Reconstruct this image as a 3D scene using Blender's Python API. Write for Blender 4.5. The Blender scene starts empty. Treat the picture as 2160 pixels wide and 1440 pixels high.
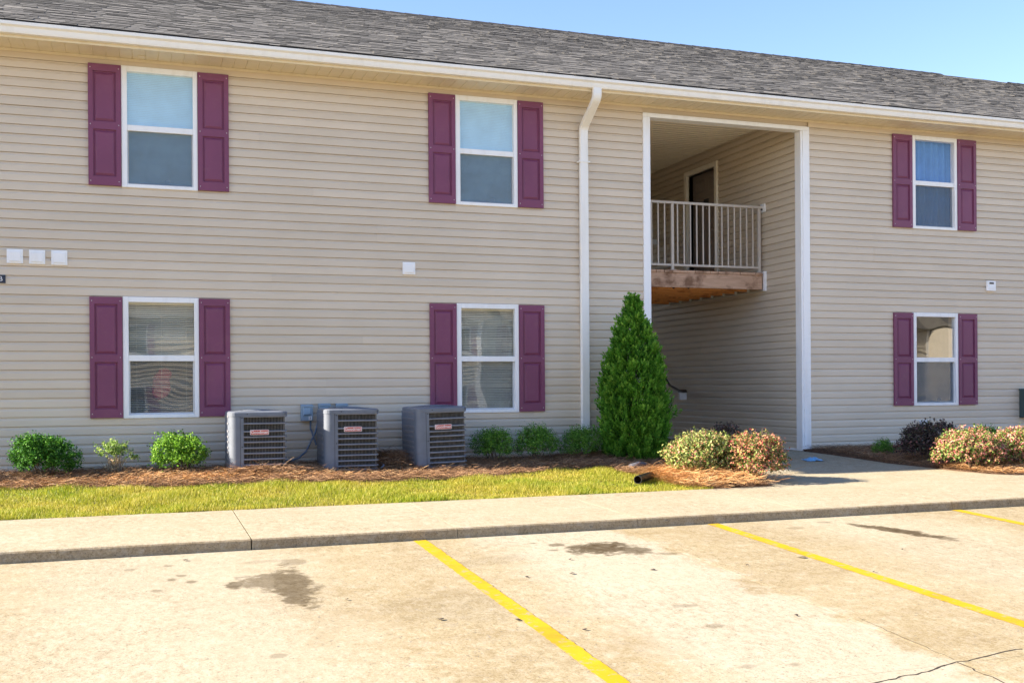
import bpy, math, random
import numpy as np
from mathutils import Vector, Matrix
random.seed(7)
rng = np.random.default_rng(11)
R_ = math.radians
scene = bpy.context.scene
COL = scene.collection

# ------------------------------------------------------------------ camera, sky, sun, exposure
CAM_F, CAM_CY, CAM_YAW, CAM_ROLL, CAM_D = 2240.2131, 813.0766, .3402, -.007, 14.1447
cam = bpy.data.cameras.new('camera')
cam.sensor_width = 36.0
cam.lens = CAM_F / 2160 * 36
cam.shift_y = (CAM_CY - 720) / 2160
cam.clip_start, cam.clip_end = 0.1, 3000
cam_o = bpy.data.objects.new('camera', cam); COL.objects.link(cam_o)
F = Vector((math.sin(CAM_YAW), math.cos(CAM_YAW), 0)); Rt = Vector((math.cos(CAM_YAW), -math.sin(CAM_YAW), 0)); Up = Vector((0, 0, 1))
c_, s_ = math.cos(CAM_ROLL), math.sin(CAM_ROLL)
Rr, Ur = c_ * Rt + s_ * Up, -s_ * Rt + c_ * Up
M = Matrix.Identity(4)
for i in range(3):
    M[i][0], M[i][1], M[i][2] = Rr[i], Ur[i], -F[i]
M[0][3], M[1][3], M[2][3] = 0, -CAM_D, 0          # z = 0 is the height of the lens
cam_o.matrix_world = M
scene.camera = cam_o

SUN_TRAVEL = Vector((2.0, -.38, -1.0)).normalized()
SUN_EL = math.asin(-SUN_TRAVEL.z)
SUN_ROT = math.atan2(-SUN_TRAVEL.x, -SUN_TRAVEL.y) % (2 * math.pi)
world = bpy.data.worlds.new('World'); scene.world = world; world.use_nodes = True
wn = world.node_tree; wn.nodes.clear()
sky = wn.nodes.new('ShaderNodeTexSky'); sky.sky_type = 'NISHITA'; sky.sun_disc = False
sky.sun_elevation = SUN_EL; sky.sun_rotation = SUN_ROT
sky.air_density = 1.0; sky.dust_density = .25; sky.ozone_density = 1.0
hs = wn.nodes.new('ShaderNodeHueSaturation'); hs.inputs['Saturation'].default_value = 1.15
tint = wn.nodes.new('ShaderNodeMix'); tint.data_type = 'RGBA'; tint.blend_type = 'MULTIPLY'; tint.inputs[0].default_value = 1
tint.inputs[7].default_value = (1.01, .915, .985, 1)
bg = wn.nodes.new('ShaderNodeBackground'); bg.inputs['Strength'].default_value = .068
wo = wn.nodes.new('ShaderNodeOutputWorld')
wn.links.new(sky.outputs[0], hs.inputs['Color']); wn.links.new(hs.outputs[0], tint.inputs[6])
wn.links.new(tint.outputs[2], bg.inputs['Color']); wn.links.new(bg.outputs[0], wo.inputs['Surface'])
sun = bpy.data.lights.new('sun', 'SUN'); sun.energy = 4.2; sun.angle = R_(.53); sun.color = (1.0, .88, .70)
sun_o = bpy.data.objects.new('sun', sun); COL.objects.link(sun_o)
sun_o.rotation_euler = SUN_TRAVEL.to_track_quat('-Z', 'Y').to_euler(); sun_o.location = (-30, 6, 20)
vs = scene.view_settings
vs.view_transform = 'Standard'; vs.look = 'None'; vs.gamma = 1; vs.use_curve_mapping = False; vs.exposure = 2.28

# ------------------------------------------------------------------ helpers
class MB:
    """collects geometry that becomes one mesh object"""
    def __init__(s): s.v = []; s.f = []; s.t = []; s.tone = None
    def add(s, vs_, fs_, tone=0.5):
        n = len(s.v); s.v += [tuple(p) for p in vs_]; s.f += [tuple(i + n for i in f) for f in fs_]; s.t += [tone] * len(vs_)
    def box(s, x0, x1, y0, y1, z0, z1, tone=.5):
        s.add([(x0,y0,z0),(x1,y0,z0),(x1,y1,z0),(x0,y1,z0),(x0,y0,z1),(x1,y0,z1),(x1,y1,z1),(x0,y1,z1)],
              [(0,3,2,1),(4,5,6,7),(0,1,5,4),(1,2,6,5),(2,3,7,6),(3,0,4,7)], tone); return s
    def quad(s, a, b, c, d, tone=.5): s.add([a,b,c,d], [(0,1,2,3)], tone); return s
    def tube(s, path, r, n=8, cap=True):
        P = [Vector(p) for p in path]; rs = r if isinstance(r, (list, tuple)) else [r] * len(P)
        base = len(s.v); up = Vector((0,0,1)); prev = None
        for i, p in enumerate(P):
            d = (P[min(i+1,len(P)-1)] - P[max(i-1,0)]).normalized()
            a = prev if prev is not None else (Vector((1,0,0)) if abs(d.z) > .9 else up)
            a = (a - d * a.dot(d)).normalized(); b = d.cross(a); prev = a
            for k in range(n):
                t = 2 * math.pi * k / n; q = p + rs[i] * (math.cos(t) * a + math.sin(t) * b); s.v.append(tuple(q)); s.t.append(.5)
        for i in range(len(P) - 1):
            for k in range(n):
                s.f.append((base+i*n+k, base+i*n+(k+1)%n, base+(i+1)*n+(k+1)%n, base+(i+1)*n+k))
        if cap:
            s.f.append(tuple(base+k for k in range(n))[::-1]); s.f.append(tuple(base+(len(P)-1)*n+k for k in range(n)))
        return s
    def sweep(s, path, prof, closed=False):
        """path: list of (x,y) in plan with profile (out,z); out = to the right of travel"""
        n, m = len(path), len(prof); base = len(s.v)
        for i in range(n):
            p = Vector(path[i]); a = Vector(path[(i-1) % n] if closed or i > 0 else path[i]); b = Vector(path[(i+1) % n] if closed or i < n-1 else path[i])
            d = (b - a).normalized(); nr = Vector((d.y, -d.x))
            for o, z in prof:
                q = p + nr * o; s.v.append((q.x, q.y, z)); s.t.append(.5)
        for i in range(n if closed else n - 1):
            for k in range(m):
                i2, k2 = (i+1) % n, (k+1) % m
                s.f.append((base+i*m+k, base+i2*m+k, base+i2*m+k2, base+i*m+k2))
        if not closed:
            s.f.append(tuple(base+k for k in range(m))); s.f.append(tuple(base+(n-1)*m+k for k in range(m))[::-1])
        return s
    def prism(s, poly, y0, y1):
        """poly in (x,z), extruded along y"""
        n = len(poly)
        s.add([(x, y0, z) for x, z in poly] + [(x, y1, z) for x, z in poly],
              [tuple(range(n)), tuple(range(2*n-1, n-1, -1))] + [(i, i+n, (i+1) % n + n, (i+1) % n) for i in range(n)]); return s
    def mesh(s, name, mat, smooth=False):
        me = bpy.data.meshes.new(name); me.from_pydata(s.v, [], s.f)
        if mat: me.materials.append(mat)
        at = me.attributes.new('tone', 'FLOAT', 'POINT'); at.data.foreach_set('value', s.t)
        if smooth: me.polygons.foreach_set('use_smooth', [True] * len(me.polygons))
        me.update(); return me
    def build(s, name, mat, parent=None, bevel=0, smooth=False, loc=None):
        me = s.mesh(name, mat, smooth); o = link(name, me, parent)
        if loc is not None: o.location = loc
        if bevel:
            b = o.modifiers.new('bevel', 'BEVEL'); b.width = bevel; b.segments = 2; b.limit_method = 'ANGLE'; b.angle_limit = R_(40)
        return o

def link(name, data, parent=None):
    o = bpy.data.objects.new(name, data); COL.objects.link(o)
    if parent is not None: o.parent = parent
    return o
def tag(o, label=None, cat=None, group=None, kind=None):
    if label: o['label'] = label
    if cat: o['category'] = cat
    if group: o['group'] = group
    if kind: o['kind'] = kind
    return o
def empty(name, loc=(0,0,0), parent=None, rz=0):
    o = link(name, None, parent); o.location = loc; o.rotation_euler = (0,0,rz); o.empty_display_size = .1; return o
def np_mesh(name, V, Fq, mat, parent=None, tone=None):
    """V (n,3), Fq (m,k) constant k"""
    me = bpy.data.meshes.new(name); k = Fq.shape[1]
    me.vertices.add(len(V)); me.vertices.foreach_set('co', V.astype(np.float32).ravel())
    me.loops.add(Fq.size); me.loops.foreach_set('vertex_index', Fq.astype(np.int32).ravel())
    me.polygons.add(len(Fq)); me.polygons.foreach_set('loop_start', np.arange(0, Fq.size, k, dtype=np.int32))
    if tone is not None:
        at = me.attributes.new('tone', 'FLOAT', 'POINT'); at.data.foreach_set('value', tone.astype(np.float32))
    me.materials.append(mat); me.update(calc_edges=True); me.validate()
    return link(name, me, parent)
def text_mesh(body, size, mat, name, parent, depth=.002, off=0.):
    cu = bpy.data.curves.new(name, 'FONT'); cu.body = body; cu.size = size; cu.extrude = depth; cu.offset = size*off; cu.align_x = 'CENTER'; cu.align_y = 'CENTER'
    t = bpy.data.objects.new('tmp_text', cu); COL.objects.link(t)
    bpy.context.view_layer.update()
    me = bpy.data.meshes.new_from_object(t.evaluated_get(bpy.context.evaluated_depsgraph_get()))
    COL.objects.unlink(t); bpy.data.objects.remove(t); me.materials.clear(); me.materials.append(mat)
    return link(name, me, parent)

# ------------------------------------------------------------------ materials
class NT:
    def __init__(s, name):
        s.m = bpy.data.materials.new(name); s.m.use_nodes = True; s.t = s.m.node_tree; s.n = s.t.nodes
        s.b = s.n['Principled BSDF']; s.o = s.n['Material Output']
    def new(s, ty, **kw):
        n = s.n.new(ty)
        for k, v in kw.items(): setattr(n, k, v)
        return n
    def ln(s, a, b): s.t.links.new(a, b)
    def val(s, x, sock):
        if hasattr(x, 'links') or isinstance(x, bpy.types.NodeSocket): s.ln(x, sock)
        else: sock.default_value = x
    def math(s, op, a, b=0.0, c=None, clamp=False):
        n = s.new('ShaderNodeMath', operation=op, use_clamp=clamp); s.val(a, n.inputs[0]); s.val(b, n.inputs[1])
        if c is not None: s.val(c, n.inputs[2])
        return n.outputs[0]
    def pos(s): return s.new('ShaderNodeNewGeometry').outputs['Position']
    def objc(s): return s.new('ShaderNodeTexCoord').outputs['Object']
    def island(s): return s.new('ShaderNodeNewGeometry').outputs['Random Per Island']
    def tone(s):
        n = s.new('ShaderNodeAttribute'); n.attribute_name = 'tone'; return n.outputs['Fac']
    def scale(s, v, sc):
        n = s.new('ShaderNodeMapping'); s.ln(v, n.inputs[0]); n.inputs['Scale'].default_value = sc; return n.outputs[0]
    def noise(s, vec, sc, det=4, rough=.55, dist=0):
        n = s.new('ShaderNodeTexNoise'); s.ln(vec, n.inputs['Vector']); n.inputs['Scale'].default_value = sc
        n.inputs['Detail'].default_value = det; n.inputs['Roughness'].default_value = rough; n.inputs['Distortion'].default_value = dist; return n.outputs['Fac']
    def ramp(s, f, stops):
        n = s.new('ShaderNodeValToRGB'); s.ln(f, n.inputs[0]); e = n.color_ramp.elements
        while len(e) < len(stops): e.new(.5)
        for i, (p, c) in enumerate(stops):
            e[i].position = p; e[i].color = (c if len(c) == 4 else (*c, 1)) if isinstance(c, (tuple, list)) else (c, c, c, 1)
        return n.outputs[0]
    def remap(s, f, a, b, c=0.0, d=1.0):
        n = s.new('ShaderNodeMapRange'); s.ln(f, n.inputs[0])
        for i, v in enumerate((a, b, c, d)): n.inputs[1+i].default_value = v
        return n.outputs[0]
    def mix(s, f, a, b, mode='MIX'):
        n = s.new('ShaderNodeMix', data_type='RGBA', blend_type=mode); s.val(f, n.inputs[0])
        for x, k in ((a, 6), (b, 7)):
            if isinstance(x, (tuple, list)): n.inputs[k].default_value = (*x, 1) if len(x) == 3 else x
            else: s.ln(x, n.inputs[k])
        return n.outputs[2]
    def bump(s, h, strength=.3, dist=.01):
        n = s.new('ShaderNodeBump'); s.ln(h, n.inputs['Height']); n.inputs['Strength'].default_value = strength; n.inputs['Distance'].default_value = dist
        s.ln(n.outputs[0], s.b.inputs['Normal']); return n.outputs[0]
    def base(s, c, rough=.6, spec=.5, metal=0):
        if isinstance(c, (tuple, list)): s.b.inputs['Base Color'].default_value = (*c, 1)
        else: s.ln(c, s.b.inputs['Base Color'])
        s.val(rough, s.b.inputs['Roughness']); s.b.inputs['Specular IOR Level'].default_value = spec; s.b.inputs['Metallic'].default_value = metal
        return s

def simple(name, c, rough=.5, spec=.5, var=.12, sc=6, metal=0, bump=0, bsc=60):
    k = NT(name); p = k.pos(); n = k.noise(p, sc, 5)
    f = k.remap(n, .3, .7, 1 - var, 1 + var)
    cc = k.new('ShaderNodeMix', data_type='RGBA', blend_type='MULTIPLY'); cc.inputs[0].default_value = 1
    cc.inputs[6].default_value = (*c, 1); k.ln(f, cc.inputs[7])
    k.base(cc.outputs[2], rough, spec, metal)
    if bump: k.bump(k.noise(p, bsc, 3), bump, .003)
    return k.m

def m_siding():
    k = NT('vinyl_siding'); p = k.pos()
    g = k.noise(k.scale(p, (1.2, 1.2, 30)), 6, 5)                     # faint woodgrain drawn along the course
    big = k.noise(p, .35, 4); sm = k.noise(k.scale(p, (.6, .6, 1.6)), 2.2, 6)
    c = k.mix(k.remap(big, .3, .7), (.665, .560, .435), (.715, .608, .480))
    c = k.mix(k.remap(sm, .42, .75, 0, .42), c, (.60, .495, .37))
    oi = k.new('ShaderNodeObjectInfo').outputs['Random']
    f = k.remap(oi, 0, 1, .95, 1.04)
    c2 = k.new('ShaderNodeMix', data_type='RGBA', blend_type='MULTIPLY'); c2.inputs[0].default_value = 1; k.ln(c, c2.inputs[6]); k.ln(f, c2.inputs[7])
    k.base(c2.outputs[2], .42, .45)
    wav = k.noise(k.scale(p, (.9, .9, 2)), 1.3, 2)
    h = k.math('MULTIPLY_ADD', g, .05, k.math('MULTIPLY', wav, 1.0))
    k.bump(h, .35, .012); return k.m

def m_white(name='white_vinyl', c=(.93,.925,.93)):
    k = NT(name); p = k.pos()
    d = k.noise(k.scale(p, (3, 3, .5)), 3, 6)
    k.base(k.mix(k.remap(d, .5, .8, 0, .35), c, (c[0]*.72, c[1]*.68, c[2]*.6)), .35, .5); return k.m

def m_shutter():
    k = NT('plum_shutter_vinyl'); p = k.pos()
    g = k.noise(k.scale(p, (18, 18, 1)), 5, 4); b = k.noise(p, 1.5, 4)
    c = k.mix(k.remap(b, .35, .7), (.190, .049, .108), (.222, .060, .128))
    c = k.mix(k.remap(k.noise(p, 9, 6), .55, .8, 0, .25), c, (.27, .12, .15))
    k.base(c, .46, .4); k.bump(g, .12, .002); return k.m

def m_shingle():
    k = NT('asphalt_shingle'); p = k.pos(); t = k.tone()
    c = k.ramp(t, [(0, (.045,.043,.042)), (.3, (.11,.106,.103)), (.6, (.18,.173,.167)), (.85, (.25,.238,.225)), (1, (.33,.31,.285))])
    gr = k.noise(p, 160, 2); bl = k.noise(p, .5, 3)
    c = k.mix(k.remap(gr, .35, .7, 0, .5), c, (.05,.05,.05)); c = k.mix(k.remap(bl, .35, .7, .15, 0), c, (.30,.28,.25))
    k.base(c, .95, .2); k.bump(gr, .5, .004); return k.m

def concrete(name, c0, c1, dirt, stains=(), fine=70, sealed=None, pale=None):
    k = NT(name); p = k.pos()
    big = k.noise(p, .55, 5, .6); mid = k.noise(p, 3.2, 7, .68); fi = k.noise(p, fine, 3, .7); streak = k.noise(k.scale(p, (.8, 1.3, 1)), 1.7, 7, .7)
    c = k.mix(k.remap(big, .32, .68), c0, c1); gr = k.noise(p, 34, 6, .8); c = k.mix(k.remap(k.noise(p, 62, 5, .85), .44, .66, 0, .8), c, dirt); c = k.mix(k.remap(k.noise(p, 8, 7, .75), .5, .7, 0, .35), c, (.47,.43,.36))
    c = k.mix(k.remap(streak, .48, .72, 0, .38), c, dirt)
    c = k.mix(k.remap(mid, .50, .68, 0, .38), c, dirt)
    if pale:
        sep = k.new('ShaderNodeSeparateXYZ'); k.ln(p, sep.inputs[0])
        nx = k.math('MULTIPLY_ADD', mid, 1.0, sep.outputs[0])
        for (a0, a1, a2, a3, st) in pale:
            w1 = k.remap(nx, a0, a1); w2 = k.remap(nx, a2, a3, 1, 0)
            w = k.math('MULTIPLY', k.math('MULTIPLY', w1, w2), st)
            c = k.mix(w, c, (.40,.36,.285))
    pit = k.remap(fi, .56, .70, 0, .7)
    area = k.remap(k.noise(p, .9, 4), .42, .62, .15, 1)
    c = k.mix(k.math('MULTIPLY', pit, area), c, (.075,.055,.034))
    spk = k.remap(k.noise(p, 44, 2), .63, .70, 0, .8); c = k.mix(spk, c, (.17,.15,.12))
    grit = k.noise(k.scale(p, (1,.55,1)), 20, 8, .92); c = k.mix(k.math('MULTIPLY', k.remap(grit, .50, .66, 0, .75), k.remap(k.noise(p, .7, 4, .6), .38, .60, .25, 1)), c, (.135,.098,.048)); c = k.mix(k.remap(grit, .48, .34, 0, .5), c, (.50,.46,.385))
    if stains:
        wob = k.noise(p, 5.5, 5, .6); wob2 = k.noise(p, 17, 4, .6)
        sep = k.new('ShaderNodeSeparateXYZ'); k.ln(p, sep.inputs[0]); X, Y = sep.outputs[0], sep.outputs[1]
        tot = None
        for (cx, cy, rx, ry, rot, st) in stains:
            ca, sa = math.cos(rot), math.sin(rot)
            dx = k.math('SUBTRACT', X, cx); dy = k.math('SUBTRACT', Y, cy)
            u = k.math('DIVIDE', k.math('ADD', k.math('MULTIPLY', dx, ca), k.math('MULTIPLY', dy, sa)), rx)
            v = k.math('DIVIDE', k.math('SUBTRACT', k.math('MULTIPLY', dy, ca), k.math('MULTIPLY', dx, sa)), ry)
            r = k.math('SQRT', k.math('ADD', k.math('MULTIPLY', u, u), k.math('MULTIPLY', v, v)))
            r = k.math('ADD', r, k.math('MULTIPLY_ADD', wob, 2.2, -1.05)); r = k.math('ADD', r, k.math('MULTIPLY_ADD', wob2, 1.1, -.5))
            w = k.math('MULTIPLY', k.remap(r, 1.12, .72), st)
            tot = w if tot is None else k.math('MAXIMUM', tot, w)
        tex = k.remap(k.noise(p, 11, 6, .7), .3, .7, .72, 1)
        c = k.mix(k.math('MULTIPLY', tot, tex), c, (.045,.028,.011))
    k.base(c, .92, .08)
    k.bump(k.math('ADD', k.math('MULTIPLY', fi, .5), k.math('MULTIPLY', mid, .8)), .35, .006); return k.m

LEAF_GAIN = 1.75
def m_leaf(name, ramp, trans=.35, rough=.6, spec=.18, toned=False):
    k = NT(name); r = k.tone() if toned else k.island(); c = k.ramp(r, [(p, tuple(min(.75, q*LEAF_GAIN) for q in cc)) for p, cc in ramp])
    c = k.mix(k.remap(k.noise(k.objc(), 3.5, 3), .35, .65, .0, .3), c, k.mix(.5, c, (.02,.03,.01), 'MULTIPLY'))
    k.base(c, rough, spec)
    tr = k.new('ShaderNodeBsdfTranslucent'); k.ln(k.mix(.35, c, (1.0, 1.0, .35), 'MULTIPLY'), tr.inputs[0])
    mx = k.new('ShaderNodeMixShader'); mx.inputs[0].default_value = trans
    k.ln(k.b.outputs[0], mx.inputs[1]); k.ln(tr.outputs[0], mx.inputs[2]); k.ln(mx.outputs[0], k.o.inputs[0]); return k.m

def m_wood(name, c0, c1, dark, axis=0, gray=0):
    k = NT(name); p = k.pos(); sc = [14, 14, 14]; sc[axis] = 1.1
    g = k.noise(k.scale(p, sc), 3.2, 6, .6, .6); bl = k.noise(p, 4.5, 5)
    c = k.mix(k.remap(g, .3, .7), c0, c1); c = k.mix(k.remap(bl, .50, .66, 0, .85), c, dark)
    k.base(c, .75, .3); k.bump(g, .3, .004); return k.m

def m_glass(name, tint=(.97,.985,.985), wav=.0, refl=1.0):
    k = NT(name); k.n.remove(k.b)
    tr = k.new('ShaderNodeBsdfTransparent'); tr.inputs[0].default_value = (*tint, 1)
    gl = k.new('ShaderNodeBsdfGlossy'); gl.inputs['Roughness'].default_value = .015
    geo = k.new('ShaderNodeNewGeometry'); dt = k.new('ShaderNodeVectorMath', operation='DOT_PRODUCT'); k.ln(geo.outputs['Incoming'], dt.inputs[1]); k.ln(geo.outputs['Normal'], dt.inputs[0])
    if wav:
        n = k.noise(k.objc(), 2.0, 0); b = k.new('ShaderNodeBump'); k.ln(n, b.inputs['Height']); b.inputs['Strength'].default_value = wav; b.inputs['Distance'].default_value = .05
        k.ln(b.outputs[0], gl.inputs['Normal'])
    mx = k.new('ShaderNodeMixShader'); sch = k.math('MULTIPLY_ADD', k.math('POWER', k.math('SUBTRACT', 1.0, k.math('ABSOLUTE', dt.outputs['Value']), clamp=True), 5.0), .93, .07); k.ln(k.math('MULTIPLY', sch, refl, clamp=True), mx.inputs[0])
    k.ln(tr.outputs[0], mx.inputs[1]); k.ln(gl.outputs[0], mx.inputs[2]); k.ln(mx.outputs[0], k.o.inputs[0]); return k.m

def m_screen(name='insect_screen_mesh', lo=.50, hi=.62):
    k = NT(name); n = k.noise(k.objc(), 3, 4)
    k.base(k.mix(n, (.10,.135,.165), (.17,.21,.25)), .6, .3)
    tr = k.new('ShaderNodeBsdfTransparent'); mx = k.new('ShaderNodeMixShader'); k.ln(k.remap(n, .3, .7, lo, hi), mx.inputs[0])
    k.ln(tr.outputs[0], mx.inputs[1]); k.ln(k.b.outputs[0], mx.inputs[2]); k.ln(mx.outputs[0], k.o.inputs[0]); return k.m

SIDING = m_siding(); WHITE = m_white(); CREAM = m_white('cream_soffit_vinyl', (.80,.70,.52)); GUTTER = m_white('white_gutter_metal', (.93,.90,.85))
SHUT = m_shutter(); SHING = m_shingle(); CEIL = m_white('cream_ceiling_vinyl', (.86,.79,.66))
SCREW = simple('pale_screw_metal', (.6,.55,.55), .35, .6)
DARK = simple('dark_void', (.02,.02,.02), .9, .1); ROOM = simple('room_paint', (.42,.39,.33), .8)
GLASS = m_glass('window_glass', tint=(1,1,1), wav=.03, refl=1.0); WAVY = m_glass('wavy_window_glass', wav=.055, refl=2.2); SCREEN = m_screen(); SCREEN2 = m_screen('thin_insect_screen', .20, .28)
BLIND = simple('sky_tinted_blind_vinyl', (.60,.86,1.0), .5, .4, .05); SLAT = simple('ivory_blind_slat', (.86,.81,.66), .5, .4, .08)  # upper blinds tinted blue to carry the sky's reflection in the panes
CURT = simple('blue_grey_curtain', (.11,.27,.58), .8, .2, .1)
RAIL = simple('beige_rail_paint', (.56,.50,.44), .4, .5, .06); DOORM = simple('taupe_door_paint', (.25,.205,.175), .45, .5, .08)
BLACK = simple('black_plastic', (.012,.012,.013), .4, .5); BROWN = simple('dark_bronze_metal', (.07,.058,.05), .4, .5)
OLDW = m_wood('weathered_deck_timber', (.48,.30,.20), (.66,.44,.31), (.20,.10,.055)); ORNG = m_wood('orange_joist_timber', (.68,.27,.075), (.78,.37,.13), (.38,.14,.045))
ACM = simple('grey_unit_enamel', (.150,.170,.212), .42, .5, .10, 8); ACB = simple('light_louvre_enamel', (.205,.208,.235), .45, .5, .12, 9)
COIL = simple('dull_coil_fins', (.17,.155,.14), .6, .4, .3, 20); COILD = simple('dark_coil_back', (.05,.046,.043), .8, .2)
BADGE = simple('red_badge_enamel', (.60,.085,.06), .4, .5, .05); BADGEW = simple('white_badge_print', (.85,.80,.78), .5)
BOXB = simple('blue_grey_box_enamel', (.27,.36,.44), .45, .5, .08); CABLE = simple('blue_grey_conduit', (.17,.22,.30), .45, .5)
NAVY = simple('navy_sign_face', (.015,.022,.045), .4, .5); PINK = simple('pink_fabric', (.62,.09,.14), .8, .2)
YEL = None
def m_paint():
    k = NT('yellow_road_paint'); p = k.pos(); n = k.noise(p, 14, 6, .7); n2 = k.noise(p, 2.2, 5, .6)
    c = k.mix(k.remap(n2, .3, .7), (.43,.265,.002), (.50,.32,.003)); c = k.mix(k.remap(n, .55, .64, 0, .9), c, (.30,.25,.165)); c = k.mix(k.remap(k.noise(p, 45, 4, .8), .6, .7, 0, .7), c, (.27,.2,.08)); c = k.mix(k.remap(k.noise(p, 1.6, 7, .75), .48, .66, 0, .6), c, (.27,.155,.012))
    k.base(c, .7, .3); k.bump(k.noise(p, 80, 3), .3, .003); return k.m
YEL = m_paint()
STAINS = [(1.02,-6.68,.16,.64,0,.85),(.84,-6.50,.20,.30,0,.72),(.62,-6.55,.085,.14,0,.85),(1.14,-5.88,.12,.12,0,.42),(.95,-5.80,.20,.07,0,.25),
          (.22,-6.25,.05,.07,0,.6),(.36,-6.35,.05,.06,0,.65),(.30,-6.12,.045,.05,0,.5),(.12,-6.55,.05,.05,0,.4),(-.05,-5.8,.05,.05,0,.45),(.22,-5.75,.05,.05,0,.5),
          (3.62,-6.07,.33,.27,.3,1.0),(3.86,-6.25,.16,.22,.2,.85),(3.32,-5.85,.10,.08,0,.7),(3.22,-6.05,.07,.05,0,.6),(3.35,-6.25,.06,.05,0,.55),(3.16,-5.72,.06,.04,0,.5),(4.05,-6.45,.08,.06,0,.45),
          (6.58,-6.18,.13,.54,.36,1.0),(6.72,-6.55,.10,.26,.3,.7),(6.2,-5.55,.10,.06,0,.4),(5.75,-5.75,.12,.05,0,.3),
          (.72,-8.3,.05,.05,0,.4),(.62,-9.0,.05,.05,0,.3),(3.35,-8.0,.10,.06,0,.42),(3.30,-8.5,.08,.05,0,.38),(3.05,-9.25,.06,.04,0,.35),(3.3,-9.3,.05,.035,0,.35),(2.6,-6.3,.5,.15,.2,.18),(1.9,-7.6,.5,.5,0,.16),(9.1,-6.3,.1,.4,.3,.5)]
LOT = concrete('parking_lot_concrete', (.33,.272,.168), (.40,.342,.232), (.20,.142,.066), STAINS, pale=[(3.0,3.5,4.55,4.72,.75),(-.6,.3,1.2,2.0,.55),(5.9,6.6,7.4,8.4,.45)])
WALK = concrete('sidewalk_concrete', (.36,.315,.225), (.395,.35,.26), (.29,.24,.155), fine=110)
KERB = concrete('kerb_face_concrete', (.37,.285,.17), (.45,.355,.225), (.17,.12,.07), fine=60)
def m_soil(name, a, b):
    k = NT(name); p = k.pos(); n = k.noise(p, 18, 6, .7); n2 = k.noise(p, 2, 4)
    k.base(k.mix(k.remap(n, .3, .7), k.mix(n2, a, b), (.05,.03,.02)), .95, .1); k.bump(n, .8, .03); return k.m
MULCH = m_soil('pine_straw_litter', (.15,.085,.052), (.20,.115,.07)); SOIL = m_soil('lawn_soil', (.16,.13,.055), (.20,.17,.07))
FIELD = m_soil('far_grass_ground', (.10,.11,.04), (.14,.13,.05))
NEEDLE = m_leaf('dry_pine_needle', [(0,(.07,.038,.025)),(.35,(.135,.075,.042)),(.7,(.22,.125,.066)),(1,(.33,.215,.12))], .1, .6, .3)
SUNLIT = m_leaf('sunlit_pine_needle', [(0,(.16,.075,.03)),(.35,(.30,.15,.06)),(.7,(.42,.23,.10)),(1,(.50,.32,.17))], .1, .6, .2)  # brighter needle copy, sunlight on the straw put into its colour
def m_grass():
    k = NT('grass_blade'); r = k.island(); p = k.pos(); n = k.noise(p, .9, 4); n2 = k.noise(p, 5, 3)
    g = k.ramp(r, [(0,(.12,.19,.010)),(.5,(.24,.31,.014)),(.8,(.36,.37,.024)),(1,(.56,.48,.12))])
    y = k.ramp(r, [(0,(.28,.25,.02)),(.5,(.46,.38,.04)),(1,(.62,.52,.15))])
    c = k.mix(k.math('MULTIPLY', k.remap(n, .35, .65), k.remap(n2, .3, .6, .4, 1)), g, y); k.base(c, .5, .3)
    tr = k.new('ShaderNodeBsdfTranslucent'); k.ln(c, tr.inputs[0]); mx = k.new('ShaderNodeMixShader'); mx.inputs[0].default_value = .4
    k.ln(k.b.outputs[0], mx.inputs[1]); k.ln(tr.outputs[0], mx.inputs[2]); k.ln(mx.outputs[0], k.o.inputs[0]); return k.m
GRASS = m_grass()
BARK = simple('grey_brown_twig', (.16,.12,.085), .8, .2, .3, 30)

# ------------------------------------------------------------------ setting: terrain, lot, walks
def lot_z(y): return -1.316 + .045 * (y + 5.3)
def yard_z(y): return -1.05 + .0389 * y
m = MB()
prof = [(-500,-2.45),(-60,-2.45),(-40,-2.32),(-25,-2.25),(-23.5,-2.24),(-9,-1.62),(-5.45,-1.44),(-5.2,-1.36),(-3.4,-1.29),(0,-1.16),(14,-1.16),(60,-1.3),(500,-1.6)]
xs = [-500,-60,-20,0,20,60,500]
for i in range(len(prof)-1):
    for j in range(len(xs)-1):
        (y0,z0),(y1,z1) = prof[i],prof[i+1]
        m.quad((xs[j],y0,z0),(xs[j+1],y0,z0),(xs[j+1],y1,z1),(xs[j],y1,z1))
tag(m.build('ground', FIELD), kind='structure')

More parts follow.
